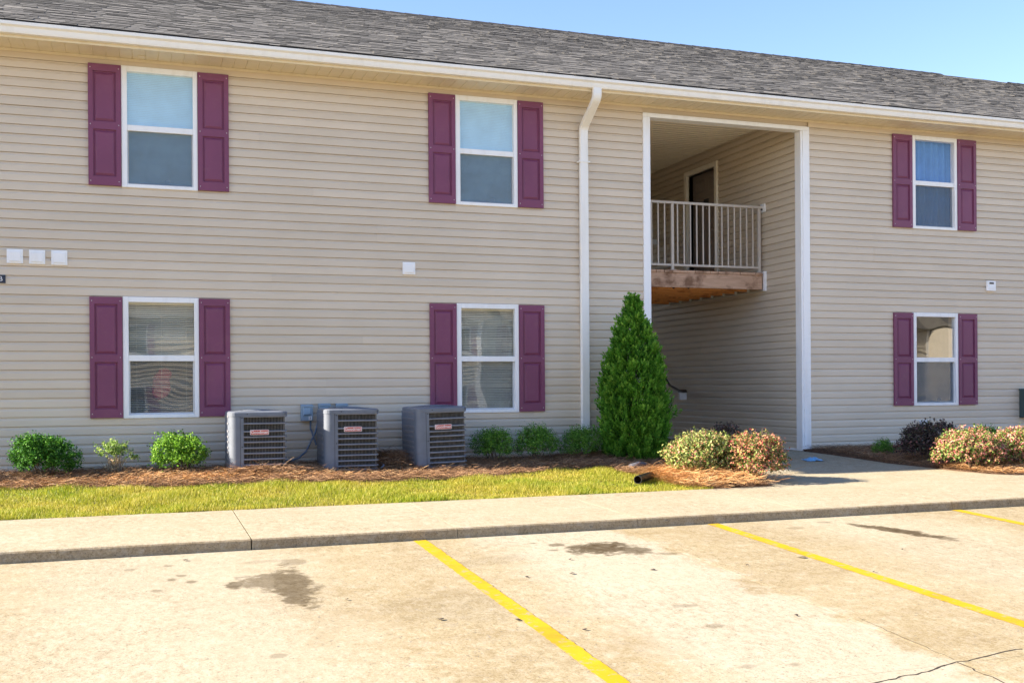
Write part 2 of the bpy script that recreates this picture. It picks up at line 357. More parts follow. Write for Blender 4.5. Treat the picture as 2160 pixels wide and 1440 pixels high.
lot = tag(empty('parking_lot'), kind='structure')
xe = [-17.8,-13.3,-8.8,-4.3,4.19,8.7,13.2,17.7,22.2,26.7]; ye = [-5.312,-9.56,-14.1,-18.6,-23.1]
for i in range(len(xe)-1):
    for j in range(len(ye)-1):
        g = .0012; x0,x1 = xe[i]+g, xe[i+1]-g; y1,y0 = ye[j]-(g if j else 0), ye[j+1]+g
        b = MB(); nseg = 1
        b.add([(x0,y0,lot_z(y0)),(x1,y0,lot_z(y0)),(x1,y1,lot_z(y1)),(x0,y1,lot_z(y1)),(x0,y0,lot_z(y0)-.12),(x1,y0,lot_z(y0)-.12),(x1,y1,lot_z(y1)-.12),(x0,y1,lot_z(y1)-.12)],
              [(0,1,2,3),(7,6,5,4),(4,5,1,0),(5,6,2,1),(6,7,3,2),(7,4,0,3)]); b.build('slab', LOT, lot)
def crack(pts, w):
    b = MB(); r = random.Random(3); P = []
    for i in range(len(pts)-1):
        a, c = Vector(pts[i]), Vector(pts[i+1]); n = max(2, int((c-a).length/.05))
        for t in range(n): P.append(a.lerp(c, t/n) + Vector((r.uniform(-.012,.012), r.uniform(-.012,.012))))
    P.append(Vector(pts[-1]))
    for i in range(len(P)-1):
        d = (P[i+1]-P[i]).normalized(); nrm = Vector((-d.y, d.x)); wa = w*r.uniform(.4,1.1); wb = w*r.uniform(.4,1.1)
        q = [P[i]-nrm*wa, P[i+1]-nrm*wb, P[i+1]+nrm*wb, P[i]+nrm*wa]
        b.quad(*[(v.x, v.y, lot_z(v.y)+.0015) for v in q])
    return b.build('crack', simple('crack_dirt', (.05,.042,.035), .9, .1), lot)
crack([(3.3,-9.72),(3.5,-9.69),(3.85,-9.63),(4.17,-9.545),(4.45,-9.49),(4.7,-9.457)], .006)
crack([(4.19,-9.5),(4.2,-9.2),(4.22,-8.9),(4.25,-8.6)], .0025)
crack([(4.17,-9.545),(4.15,-9.75),(4.12,-10.0)], .005)

STRIPE_X = [2.275,5.12,7.98]
for i, x in enumerate(STRIPE_X):
    b = MB(); n = 130; rr = random.Random(i); wl = [.058+rr.gauss(0,.0022) for _ in range(n+1)]; wr = [.058+rr.gauss(0,.0022) for _ in range(n+1)]
    for t in range(n):
        ya = -5.33 - t*(5.2/n); yb = -5.33 - (t+1)*(5.2/n)
        w = .058
        b.quad((x-wl[t+1],yb,lot_z(yb)+.004),(x+wr[t+1],yb,lot_z(yb)+.004),(x+wr[t],ya,lot_z(ya)+.004),(x-wl[t],ya,lot_z(ya)+.004))
    o = b.build('parking_stripe', YEL)
    lab = ['yellow parking stripe right of the droplet-shaped oil stain, ending at the bottom edge','long yellow parking stripe between the wide oil stain and the long oil streak',
           'short yellow parking stripe at the right edge, beyond the long oil streak'][i]
    tag(o, lab, 'parking stripe', 'yellow stripes between the parking bays')

walk = tag(empty('sidewalk'), kind='structure')
SWJ = [-11.7,-9.9,-8.1,-6.3,-4.5,-2.72,.875,2.62,4.35,6.15,7.95,9.75,11.55,13.35,15.15,16.95,18.75]
for i in range(len(SWJ)-1):
    g = .006 if SWJ[i] == .875 or SWJ[i+1] == .875 else .003
    x0 = SWJ[i]+(.005 if i and abs(SWJ[i]-.875)<.01 else .002); x1 = SWJ[i+1]-(.005 if abs(SWJ[i+1]-.875)<.01 else .002)
    yb, yf = -3.53, -5.30; zb, zf = -1.186, -1.228
    pr = [(yb,zb-.12),(yb,zb),(yf+.035,zf+.001),(yf+.012,zf-.004),(yf+.002,zf-.016),(yf-.012,-1.335),(yf-.012,-1.40)]
    b = MB(); n = len(pr)
    b.add([(x0,y,z) for y,z in pr]+[(x1,y,z) for y,z in pr], [tuple(range(n))[::-1], tuple(range(n,2*n))]+[(k,(k+1)%n,(k+1)%n+n,k+n) for k in range(n)])
    o = b.build('slab', WALK, walk); o.data.materials.append(KERB)
    for p in o.data.polygons:
        if p.normal.y < -.75: p.material_index = 1
# walkway into the breezeway
wk = tag(empty('walkway'), kind='structure')
def plan_slab(poly, zf, name, mat, parent, th=.1):
    b = MB(); n = len(poly)
    b.add([(x,y,zf(y)) for x,y in poly]+[(x,y,zf(y)-th) for x,y in poly], [tuple(range(n)), tuple(range(2*n-1,n-1,-1))]+[((i+1)%n,i,i+n,(i+1)%n+n) for i in range(n)])
    return b.build(name, mat, parent)
wz = lambda y: -1.052 + .0385*y if y < 0 else -1.052
plan_slab([(6.95,-3.522),(10.62,-3.522),(10.37,-3.3),(10.17,-2.85),(10.06,-2.35),(9.93,-1.9),(9.86,-.02),(7.25,-.02),(7.15,-1.9)], wz, 'slab', WALK, wk)
plan_slab([(7.12,-.014),(9.86,-.014),(9.86,12.7),(7.12,12.7)], lambda y: -1.0525, 'slab', WALK, wk)

# ------------------------------------------------------------------ apartment building
bld = tag(empty('apartment_building', (0,0,0)), 'two storey tan clapboard apartment block with plum shutters and grey shingled roof', 'building')
XL, XR = -2.2, 24.0
CH = .1146; Z0 = 3.9 - 43*CH              # bottom of the lowest course
WX = [-.152, 4.19, 11.928]; WW = .913; SW = .387
FLOORS = [(2.5104,4.0304),(-.3745,1.1456)]
OPX0, OPX1, OPZ = 7.13, 9.90, 3.98
holes = [(x, x+WW, z0, z1) for x in WX for z0, z1 in FLOORS]
# inner wall (sheathing) with holes
def wall_cells(u0, u1, z0, z1, hs_):
    us = sorted(set([u0,u1]+[h[i] for h in hs_ for i in (0,1)])); us = [u for u in us if u0 <= u <= u1]
    out = []
    for a, b_ in zip(us[:-1], us[1:]):
        mid = (a+b_)/2; cuts = sorted([(h[2],h[3]) for h in hs_ if h[0] < mid < h[1]]); z = z0
        for c0, c1 in cuts:
            if c0 > z: out.append((a,b_,z,c0))
            z = max(z, c1)
        if z < z1: out.append((a,b_,z,z1))
    return out
hin = [(h[0]+.03,h[1]-.03,h[2]+.03,h[3]-.03) for h in holes] + [(OPX0-.01,OPX1+.01,-1.2,OPZ)]
b = MB()
for (a,c,z0,z1) in wall_cells(XL, XR, -1.2, 4.125, hin): b.box(a,c,.012,.16,z0,z1)
wall = b.build('wall', SIDING, bld)

PROF = [(-.006,0),(.0185,.0005),(.0180,.072),(.0140,.081),(.0085,.090),(.0050,.101),(.0040,.1085),(-.006,.1090),(-.006,.1146)]
def clip_prof(za, zb):
    P = [p for p in PROF]; out = []
    for (d0,z0),(d1,z1) in zip(P[:-1],P[1:]):
        lo, hi = max(z0,za), min(z1,zb)
        if hi <= lo: continue
        f = lambda z: d0+(d1-d0)*(z-z0)/(z1-z0)
        if not out: out.append((f(lo),lo))
        out.append((f(hi),hi))
    return out
def board(u0, u1, zc, place, parent, za=-1, zb=1, off=0.):
    pr = clip_prof(za, zb)
    if len(pr) < 2 or u1-u0 < .01: return
    j0 = random.uniform(-.0012,.0012); j1 = random.uniform(-.0012,.0012)
    b = MB(); n = len(pr)
    b.add([place(u0,d+off,zc+z+j0) for d,z in pr]+[place(u1,d+off,zc+z+j1) for d,z in pr], [(i,i+n,i+n+1,i+1) for i in range(n-1)])
    # closed ends so that each board has an edge
    b.add([place(u0,0,zc+pr[0][1])]+[place(u0,d+off,zc+z) for d,z in pr]+[place(u0,0,zc+pr[-1][1])], [tuple(range(n+2))])
    b.add([place(u1,0,zc+pr[0][1])]+[place(u1,d+off,zc+z) for d,z in pr]+[place(u1,0,zc+pr[-1][1])], [tuple(range(n+2))[::-1]])
    b.build('siding_board', SIDING, parent)
def side_up(u0, u1, place, parent, hs_, ztop, joints=()):
    k = 0; rj = random.Random(int(u0*100)+5)
    while Z0+k*CH < ztop:
        zc = Z0+k*CH; zt = min(zc+CH, ztop)
        cuts = []; parts = []
        for h in hs_:
            if h[1] <= u0 or h[0] >= u1: continue
            if h[2] <= zc+.002 and h[3] >= zt-.002: cuts.append((h[0],h[1]))
            elif h[3] <= zc or h[2] >= zt: continue
            else:
                cuts.append((h[0],h[1]))
                if h[2] > zc: parts.append((h[0],h[1],-1,h[2]-zc))
                if h[3] < zt: parts.append((h[0],h[1],h[3]-zc,1))
        segs = []; u = u0
        for a,c in sorted(cuts):
            if a > u: segs.append((u,a))
            u = max(u,c)
        if u < u1: segs.append((u,u1))
        jt = [x for (kk,x) in joints if kk == k//2]
        for a,c in segs:
            js = sorted([x for x in jt if a+.2 < x < c-.2]); e = [a]+js+[c]
            for q,(s0,s1) in enumerate(zip(e[:-1],e[1:])): board(s0+(0 if q == 0 else -.02), s1, zc, place, parent, -1, zt-zc, .0032*(q%2))
        for a,c,za,zb in parts: board(a,c,zc,place,parent,za,min(zb,zt-zc))
        k += 1
facP = lambda u,d,z: (u,-d,z)
holeF = [(h[0]-.0,h[1]+.0,h[2],h[3]) for h in holes]
JL = [(17,.62),(17,5.6),(18,1.55),(15,-1.45),(15,2.25),(13,3.1),(10,1.7),(7,2.9),(4,2.4),(2,5.35),(0,3.2)]
side_up(XL+.06, 7.075, facP, wall, holeF, 4.09, JL)
side_up(9.955, 18.2, facP, wall, holeF, 4.09, [(18,13.2),(13,11.2),(8,13.0),(4,14.4)])
# unseen end wall of the block, placed to let sun onto the bed
b = MB(); b.box(XL,XL+.16,.16,12.6,-1.2,4.125);
b.build('wall', SIDING, bld)
b = MB(); b.box(XL-.02,XL+.06,-.022,.06,-1.05,4.09); b.build('corner_post', WHITE, bld, .004)
b = MB(); b.box(XL,7.1,-.02,.003,4.09,4.12); b.box(7.1,18.2,-.02,.003,4.09,4.12); b.build('frieze_strip', CREAM, bld)
b = MB(); b.box(XL+.06,7.07,-.011,.0,-1.12,Z0-.008); b.box(9.96,18.2,-.011,0,-1.12,Z0-.008); b.build('starter_strip', simple('grey_foundation', (.35,.33,.31), .9), bld)
b = MB(); b.box(XL,7.0,12.5,12.66,-1.2,4.125); b.box(9.99,XR,12.5,12.66,-1.2,4.125); b.box(7.0,9.99,12.5,12.66,4.0,4.125); b.box(XR-.16,XR,.16,12.5,-1.2,4.125); b.build('wall', SIDING, bld)  # unseen rear end of the breezeway left open to bring in fill light

# --- windows
def window(i, x, z0, z1, upper):
    H = z1-z0; w = empty('window', (x,0,z0), bld)
    fr = MB(); y0, y1 = -.034, .06
    L, Rr_, T, B = .068, .056, .067, .046
    fr.box(0,L,y0,y1,0,H); fr.box(WW-Rr_,WW,y0,y1,0,H); fr.box(L,WW-Rr_,y0,y1,H-T,H); fr.box(L,WW-Rr_,y0,y1,0,B)
    fr.build('frame', WHITE, w, .004)
    mid = H-T-.666
    s = MB(); s.box(L,WW-Rr_,-.020,.05,mid-.073,mid); s.build('meeting_rail', WHITE, w, .004)
    s = MB(); s.box(L+.003,L+.018,.012,.05,B,mid-.073); s.box(WW-Rr_-.018,WW-Rr_-.003,.012,.05,B,mid-.073); s.box(L+.018,WW-Rr_-.018,.012,.05,B,B+.02); s.build('sash', WHITE, w, .002)
    glass = GLASS if upper else WAVY
    g = MB(); g.quad((L,.004,mid),(WW-Rr_,.004,mid),(WW-Rr_,.004,H-T),(L,.004,H-T)); g.build('pane', glass, w)
    g = MB(); g.quad((L,.032,B),(WW-Rr_,.032,B),(WW-Rr_,.032,mid-.06),(L,.032,mid-.06)); g.build('pane', glass, w)
    if True:
        g = MB(); g.quad((L+.01,.010,B),(WW-Rr_-.01,.010,B),(WW-Rr_-.01,.010,mid-.073),(L+.01,.010,mid-.073)); g.build('insect_screen', SCREEN if upper or i == 2 else SCREEN2, w)
    room = MB(); a0, a1, d, h0, h1 = -.3, WW+.3, 1.6, -.3, H+.2
    room.quad((a0,d,h0),(a1,d,h0),(a1,d,h1),(a0,d,h1)); room.quad((a0,.17,h0),(a1,.17,h0),(a1,d,h0),(a0,d,h0)); room.quad((a0,.17,h1),(a0,d,h1),(a1,d,h1),(a1,.17,h1))
    room.quad((a0,.17,h0),(a0,d,h0),(a0,d,h1),(a0,.17,h1)); room.quad((a1,.17,h0),(a1,.17,h1),(a1,d,h1),(a1,d,h0)); room.build('room_interior', ROOM, w)
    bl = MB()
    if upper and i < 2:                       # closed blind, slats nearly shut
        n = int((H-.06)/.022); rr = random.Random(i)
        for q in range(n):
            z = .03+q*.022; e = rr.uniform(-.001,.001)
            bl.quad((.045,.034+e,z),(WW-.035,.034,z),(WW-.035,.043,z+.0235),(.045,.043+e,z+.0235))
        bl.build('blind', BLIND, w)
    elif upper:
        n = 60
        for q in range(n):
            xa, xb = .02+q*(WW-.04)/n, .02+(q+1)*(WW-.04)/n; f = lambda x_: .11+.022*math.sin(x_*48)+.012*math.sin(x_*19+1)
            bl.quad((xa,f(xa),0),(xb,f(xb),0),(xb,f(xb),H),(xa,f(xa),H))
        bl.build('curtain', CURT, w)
    elif i < 2:
        n = int((H-.1)/.0235); rr = random.Random(i+9)
        for q in range(n):
            z = .06+q*.0235+rr.uniform(-.0015,.0015); sg = .003*math.sin(q*.5+i)
            if i == 0: tl = (.0165 if z > .74 else .0045)+sg
            else: tl = .0175+sg*.6
            bl.add([(.05,.078,z),(WW-.04,.078,z+rr.uniform(-.002,.002)),(WW-.04,.100,z+tl),(.05,.100,z+tl)], [(0,1,2,3)])
        bl.box(.045,WW-.035,.075,.105,H-.09,H-.05)
        for xc in (.16,.46,.76): bl.box(xc,xc+.003,.074,.076,.05,H-.06)
        if i == 0:
            pk = MB(); P = [(.34,.28),(.42,.20),(.52,.24),(.58,.33),(.56,.46),(.60,.55),(.52,.62),(.44,.60),(.36,.50)]
            pk.prism([(a_,b_+.02) for a_,b_ in P], .22, .30); o = pk.build('pink_garment', PINK, None, .03); o.location = (x,0,z0)
            tag(o, 'pink garment hanging behind the blind of the left lower window', 'garment')
        o = bl.build('blind', SLAT, w); so = o.modifiers.new('thick','SOLIDIFY'); so.thickness = .0012
    return w
for i, x in enumerate(WX):
    for fl, (z0,z1) in enumerate(FLOORS):
        w = window(i, x - (.006 if fl else 0)*0, z0, z1, fl == 0)
        if fl and i == 2: w['label'] = 'bare window without blinds, a pale building mirrored in it'
# --- shutters
SH = 1.502
def shutter_mesh():
    b = MB(); W_, D = SW-.006, .032; xo = [.0,.056,W_-.056,W_]; zo = [0,.108,.108+.585,.108+.585+.092,SH-.090,SH]
    # raised border grid minus two recesses
    def cell(x0,x1,z0,z1): b.quad((x0,-D,z0),(x1,-D,z0),(x1,-D,z1),(x0,-D,z1))
    cell(xo[0],xo[1],0,SH); cell(xo[2],xo[3],0,SH)
    for z0,z1 in ((zo[0],zo[1]),(zo[2],zo[3]),(zo[4],zo[5])): cell(xo[1],xo[2],z0,z1)
    b.quad((0,0,0),(0,0,SH),(0,-D,SH),(0,-D,0)); b.quad((W_,0,0),(W_,-D,0),(W_,-D,SH),(W_,0,SH)); b.quad((0,0,SH),(W_,0,SH),(W_,-D,SH),(0,-D,SH)); b.quad((0,0,0),(0,-D,0),(W_,-D,0),(W_,0,0))
    b.quad((0,0,0),(W_,0,0),(W_,0,SH),(0,0,SH))
    return b.mesh('shutter', SHUT)
def panel_mesh(z0,z1):
    b = MB(); W_, D = SW-.006, .032; x0,x1 = .056,W_-.056
    rings = [(0,-D),(.003,-D+.021),(.012,-D+.022),(.042,-D+.004)]
    P = []
    for ins,y in rings: P += [(x0+ins,y,z0+ins),(x1-ins,y,z0+ins),(x1-ins,y,z1-ins),(x0+ins,y,z1-ins)]
    b.add(P, [(r*4+k, r*4+(k+1)%4, (r+1)*4+(k+1)%4, (r+1)*4+k) for r in range(3) for k in range(4)]+[(12,13,14,15)])
    return b.mesh('raised_panel', SHUT)
def screw_mesh():
    b = MB()
    for xs_ in (.026,SW-.032):
        for zs in (.05,.75,SH-.05):
            b.tube([(xs_,-.0315,zs),(xs_,-.0365,zs)], .0062, 8)
    return b.mesh('screw', SCREW)
SM, PM1, PM2, SCM = shutter_mesh(), panel_mesh(.108,.693), panel_mesh(.785,1.412), screw_mesh()
for i, x in enumerate(WX):
    for z0,z1 in FLOORS:
        for xs_ in (x-SW+.002, x+WW+.004):
            o = link('shutter', SM, bld); o.location = (xs_, -.017, z0+.009)
            link('raised_panel', PM1, o); link('raised_panel', PM2, o); link('screws', SCM, o)
# --- soffit, fascia, gutter
sx = XL-.25
k = 0
for j in range(60):
    x0 = sx+.305*j; x1 = x0+.305
    if x0 > 18.2: break
    b = MB()
    for q in range(2):
        a = x0+q*.1525
        b.quad((a,-.50,4.122),(a,0,4.122),(a+.138,0,4.122),(a+.138,-.50,4.122))
        b.add([(a+.138,-.5,4.122),(a+.138,0,4.122),(a+.1425,0,4.128),(a+.1425,-.5,4.128),(a+.148,0,4.128),(a+.148,-.5,4.128),(a+.1525,0,4.122),(a+.1525,-.5,4.122)],[(0,1,2,3),(3,2,4,5),(5,4,6,7)])
        b.box(a+.132,a+.139,-.032,-.022,4.116,4.1215)
    b.build('soffit_panel', CREAM, bld)
b = MB()
b.box(sx,XR+.3,-.505,-.485,4.105,4.29); b.build('fascia', CREAM, bld, .003)
b = MB(); b.box(XL-.1,18.5,-.024,-.0035,4.108,4.1215); b.build('soffit_channel', CREAM, bld, .002)
gp = [(-.507,4.140),(-.580,4.140),(-.590,4.165),(-.598,4.205),(-.625,4.225),(-.628,4.262),(-.618,4.266),(-.612,4.258),(-.612,4.235),(-.585,4.215),(-.575,4.15),(-.511,4.15),(-.511,4.262),(-.507,4.262)]
b = MB(); n = len(gp); b.add([(sx,y,z) for y,z in gp]+[(XR+.3,y,z) for y,z in gp],[tuple(range(n)),tuple(range(2*n-1,n-1,-1))]+[(q,(q+1)%n,(q+1)%n+n,q+n) for q in range(n)])
gut = b.build('gutter', GUTTER, bld)
b = MB(); b.box(.05,.14,-.20,-.10,4.113,4.1215); b.build('soffit_patch', CREAM, bld, .002)
# --- downspout
def rect_sweep(path, wx, wy):
    b = MB(); base = 0; P = [Vector(p) for p in path]
    for i,p in enumerate(P):
        d = (P[min(i+1,len(P)-1)]-P[max(i-1,0)]).normalized(); e = Vector((1,0,0)); q = d.cross(e).normalized()
        hx, hy, ch = wx/2, wy/2, .012
        for (u,v) in ((-hx+ch,-hy),(hx-ch,-hy),(hx,-hy+ch),(hx,hy-ch),(hx-ch,hy),(-hx+ch,hy),(-hx,hy-ch),(-hx,-hy+ch)):
            b.v.append(tuple(p+e*u+q*v)); b.t.append(.5)
    for i in range(len(P)-1):
        for kk in range(8): b.f.append((i*8+kk,i*8+(kk+1)%8,(i+1)*8+(kk+1)%8,(i+1)*8+kk))
    return b
DX = 6.10
b = rect_sweep([(DX,-.555,4.15),(DX,-.555,4.07),(DX,-.551,4.045),(DX,-.54,4.02),(DX,-.52,3.995),(DX,-.49,3.97),(DX,-.15,3.755),(DX,-.115,3.73),(DX,-.09,3.70),(DX,-.075,3.665),(DX,-.07,3.62),(DX,-.07,1.3),(DX,-.07,-.72)], .128, .066)
ds = b.build('downspout', GUTTER, bld)
b = rect_sweep([(DX,-.069,-.69),(DX,-.07,-.96),(DX,-.09,-1.0),(DX,-.24,-1.045)], .136, .073); b.build('downspout_elbow', GUTTER, ds)
b = MB(); b.box(DX-.095,DX+.095,-.114,-.018,-.735,-.705); b.build('downspout_strap', GUTTER, ds, .002)
b = MB(); b.box(DX-.088,DX+.088,-.112,-.02,3.2,3.22); b.build('downspout_strap', GUTTER, ds, .002)

# --- roof
PITCH = .439; EY, EZ = -.60, 4.285
RY = 6.60
def roof_z(y): return EZ + PITCH*(y-EY)
ca = 1/math.sqrt(1+PITCH**2); sa = PITCH*ca
XG = XL-.35
RX1, RX2 = 18.55, 20.0; RY2 = RY-.30
b = MB()
z1, z2 = roof_z(RY)-.012, roof_z(RY2)-.012
b.add([(XG,EY,EZ-.012),(XR+.4,EY,EZ-.012),(XR+.4,RY2,z2),(RX2,RY2,z2),(RX1,RY,z1),(XG,RY,z1)],[(0,1,2,3,4,5)])
b.add([(XG,RY,z1),(RX1,RY,z1),(RX2,RY2,z2),(XR+.4,RY2,z2),(XR+.4,13.8,EZ),(XG,13.8,EZ)],[(0,1,2,3,4,5)])
b.add([(XG,EY,EZ-.012),(XG,RY,z1),(XG,13.8,EZ),(XG,13.8,EZ-.2),(XG,RY,z1-.2),(XG,EY,EZ-.2)],[(0,1,2,3,4,5)])
b.add([(XR+.4,EY,EZ-.012),(XR+.4,RY2,z2),(XR+.4,13.8,EZ)],[(0,1,2)])
roof = b.build('roof', SHING, bld)
b = MB(); b.add([(XL,.16,4.12),(XL,12.6,4.12),(XL,6.6,7.1)],[(0,1,2)]); b.build('gable', SIDING, bld)
EXPO = .143; SL = (RY-EY)/ca
def P_roof(x, v, n): return (x, EY+v*ca-n*sa, EZ+v*sa+n*ca)
rest = MB(); indiv = []
nrow = int(SL/EXPO); rr = random.Random(21)
for r in range(nrow):
    v0 = r*EXPO-.01; v1 = v0+EXPO+.03
    x = -3.0+rr.uniform(0,.3) if r > 4 else XG+rr.uniform(0,.1)
    x = max(XG, -2.5 + .0)
    xmax = XR+.3
    yrow = EY+v0*ca
    row_tone = rr.uniform(-.08,.08)
    if yrow > RY2: xmax = RX1 + (RX2-RX1)*(RY-yrow)/(RY-RY2)
    # skip what lies far left of the picture
    x += rr.uniform(0,.25)
    while x < xmax:
        wd = rr.choice([.11,.14,.16,.2,.24,.3,.34]) * rr.uniform(.9,1.1)
        th = rr.choice([.003,.005,.008,.010]); tone = min(1,max(0,rr.gauss(.50,.20)+row_tone*.6))
        e = rr.uniform(-.006,.006)
        verts = [P_roof(x,v0+e,.0),P_roof(x+wd-.003,v0+e,.0),P_roof(x+wd-.003,v1,-.001),P_roof(x,v1,-.001),P_roof(x,v0+e,th+.004),P_roof(x+wd-.003,v0+e,th+.004),P_roof(x+wd-.003,v1,.0015+th*.25),P_roof(x,v1,.0015+th*.25)]
        faces = [(4,5,6,7)]; edge = [(0,1,5,4),(1,2,6,5),(3,0,4,7)]
        if len(indiv) < 298 and wd > .15 and ((r < 9 and -1.9 < x < 5.2) ):
            q = MB(); q.add(verts, faces, tone); q.add(verts, edge, .0); indiv.append(q)
        else: rest.add(verts, faces, tone); rest.add(verts, edge, .0)
        x += wd
for q in indiv: q.build('shingle', SHING, roof)
o = rest.build('shingle_field', SHING, roof); o['kind'] = 'stuff'
RIDGEM = simple('dark_ridge_shingle', (.045,.043,.045), .95, .2, .3, 8)
b = MB(); b.add([(0,-.13,-.045),(.3,-.13,-.052),(.3,0,.023),(0,0,.030),(0,.13,-.045),(.3,.13,-.052),(0,-.13,-.08),(.3,-.13,-.08)],[(0,1,2,3),(3,2,5,4),(6,7,1,0)],.12)
RIDGE = b.mesh('ridge_cap', RIDGEM)
x = XG
while x < XR:
    yy, zz = (RY, roof_z(RY)) if x < RX1-.2 else (RY2, roof_z(RY2))
    if x < RX1-.2 or x > RX2: o = link('ridge_cap', RIDGE, roof); o.location = (x, yy, zz)
    x += .295
# --- breezeway
b = MB(); b.box(7.072,7.180,-.040,.02,-1.07,3.949); b.build('opening_trim', WHITE, bld, .004)
b = MB(); b.box(9.835,9.957,-.040,.02,-1.048,3.949); b.box(9.80,9.8345,-.028,.13,-1.05,3.949); b.build('opening_trim', WHITE, bld, .004)
b = MB(); b.box(7.072,9.957,-.038,.15,3.9505,4.012); b.build('opening_trim', WHITE, bld, .003)
b = MB(); b.box(7.1805,7.195,-.02,.13,-1.05,3.949); b.build('opening_trim', WHITE, bld)
CZ = 4.262
DY0, DY1, DZ0, DZ1 = 2.63, 3.655, 1.845, 3.915
cas = .085
sw = MB(); SXW = 9.862
for (a,c,z0,z1) in wall_cells(.135, 12.6, -1.2, CZ+.3, [(DY0,DY1,DZ0-.1,DZ1)]): sw.box(SXW+.012,SXW+.12,a,c,z0,z1)
side_wall = sw.build('wall', SIDING, bld)
sideP = lambda u,d,z: (SXW-d, u, z)
hD = [(DY0-cas,DY1+cas,DZ0-.04,DZ1+cas)]
side_up(.132, 12.6, sideP, side_wall, hD, CZ, [(18,4.6),(16,1.9),(11,5.1),(7,3.2),(3,4.4)])
b = MB(); b.box(SXW-.022,SXW-.003,.135,9.0,-1.052,-1.0205); b.build('base_trim', WHITE, bld)
b = MB(); b.box(7.00,7.13,.165,12.5,-1.2,CZ+.3); b.build('wall', SIDING, bld)
b = MB(); b.box(7.1,9.9,.155,.17,3.99,4.3); b.build('wall', CREAM, bld)
y = .171
while y < 12.4:
    b = MB(); b.add([(7.13,y,CZ),(9.86,y,CZ),(9.86,y+.075,CZ),(7.13,y+.075,CZ),(7.13,y+.080,CZ+.022),(9.86,y+.080,CZ+.022),(9.86,y+.122,CZ+.022),(7.13,y+.122,CZ+.022),(9.86,y+.127,CZ),(7.13,y+.127,CZ)],[(0,3,2,1),(3,4,5,2),(4,7,6,5),(7,9,8,6)])
    b.build('ceiling_plank', CEIL, bld); y += .127
# door in the side wall
dr = empty('door', (SXW,(DY0+DY1)/2,DZ0), bld); hw = (DY1-DY0)/2; dh = DZ1-DZ0
b = MB(); b.box(-.050,.13,-hw-cas,-hw,-.02,dh+cas); b.box(-.050,.13,hw,hw+cas,-.02,dh+cas); b.box(-.049,.13,-hw,hw,dh,dh+cas); b.build('casing', m_white('cream_door_casing', (.95,.89,.76)), dr, .004)
b = MB(); b.box(.098,.125,-hw,hw,0,dh); leaf = b.build('door_leaf', DOORM, dr)
for (pa,pb) in ((-.40,-.06),(.06,.40)):
    for (za,zb) in ((.22,.82),(.98,1.62),(1.72,1.95)):
        b = MB(); b.add([(.098,pa,za),(.098,pb,za),(.098,pb,zb),(.098,pa,zb),(.086,pa+.03,za+.03),(.086,pb-.03,za+.03),(.086,pb-.03,zb-.03),(.086,pa+.03,zb-.03)],[(4,7,6,5),(0,4,5,1),(1,5,6,2),(2,6,7,3),(3,7,4,0)])
        b.add([(.0975,pa-.012,za-.012),(.0975,pb+.012,za-.012),(.0975,pb+.012,za),(.0975,pa-.012,za)],[(0,3,2,1)])
        b.build('door_panel', DOORM, dr)
b = MB(); b.box(.080,.097,-.085,.085,1.475,1.575); b.build('number_plate', BLACK, dr, .004)
b = MB(); b.tube([(.085,0,1.40),(.097,0,1.40)],.018,10); b.build('peephole', SCREW, dr)
b = MB(); b.tube([(.04,-.42,.95),(.097,-.42,.95)],[.028,.016],10); b.tube([(.07,-.42,1.12),(.097,-.42,1.12)],.026,10); b.build('handle', SCREW, dr)

# landing (balcony)
bal = empty('landing', (0,0,0), bld)
b = MB(); b.box(7.135,9.79,1.06,1.10,1.560,1.795); b.build('rim_joist', OLDW, bal, .004)
y_ = 1.055
x = 7.135; kk = 0
while x < 9.80:
    w_ = min(.138, 9.815-x); b = MB(); dy = random.uniform(-.012,.012)
    b.box(x,x+w_-.006,1.04+dy,5.2,1.7965,1.835+random.uniform(-.002,.002)); b.build('deck_board', OLDW, bal, .002); x += .14
for j,yy in enumerate([1.50,1.90,2.30,2.70,3.10,3.50,3.90,4.30]):
    b = MB(); b.box(7.135,9.80,yy,yy+.04,1.562,1.794); b.build('joist', ORNG, bal)
    h = MB(); h.box(9.775,9.83,yy-.012,yy+.052,1.548,1.5615); h.box(9.775,9.83,yy-.012,yy-.002,1.5615,1.66); h.build('joist_hanger', m_white('cream_hanger',(.62,.58,.5)) if j == 0 else bpy.data.materials['cream_hanger'], bal)
kn = MB()
for (xx,zz,yy) in ((7.83,1.592,1.4985),(8.38,1.600,1.4985),(8.66,1.603,1.4985)): kn.tube([(xx,yy+.01,zz-.0),(xx,yy-.001,zz)],.022,9)
kn.build('knot', simple('knot_wood',(.05,.022,.012),.8), bal)
b = MB(); b.box(9.812,9.845,1.03,4.66,1.535,1.5595); b.build('ledger_trim', m_white('cream_ledger',(.66,.60,.50)), bal, .003)
b = MB(); b.box(9.80,9.845,1.005,1.055,1.535,1.86); b.build('end_trim', WHITE, bal, .003)
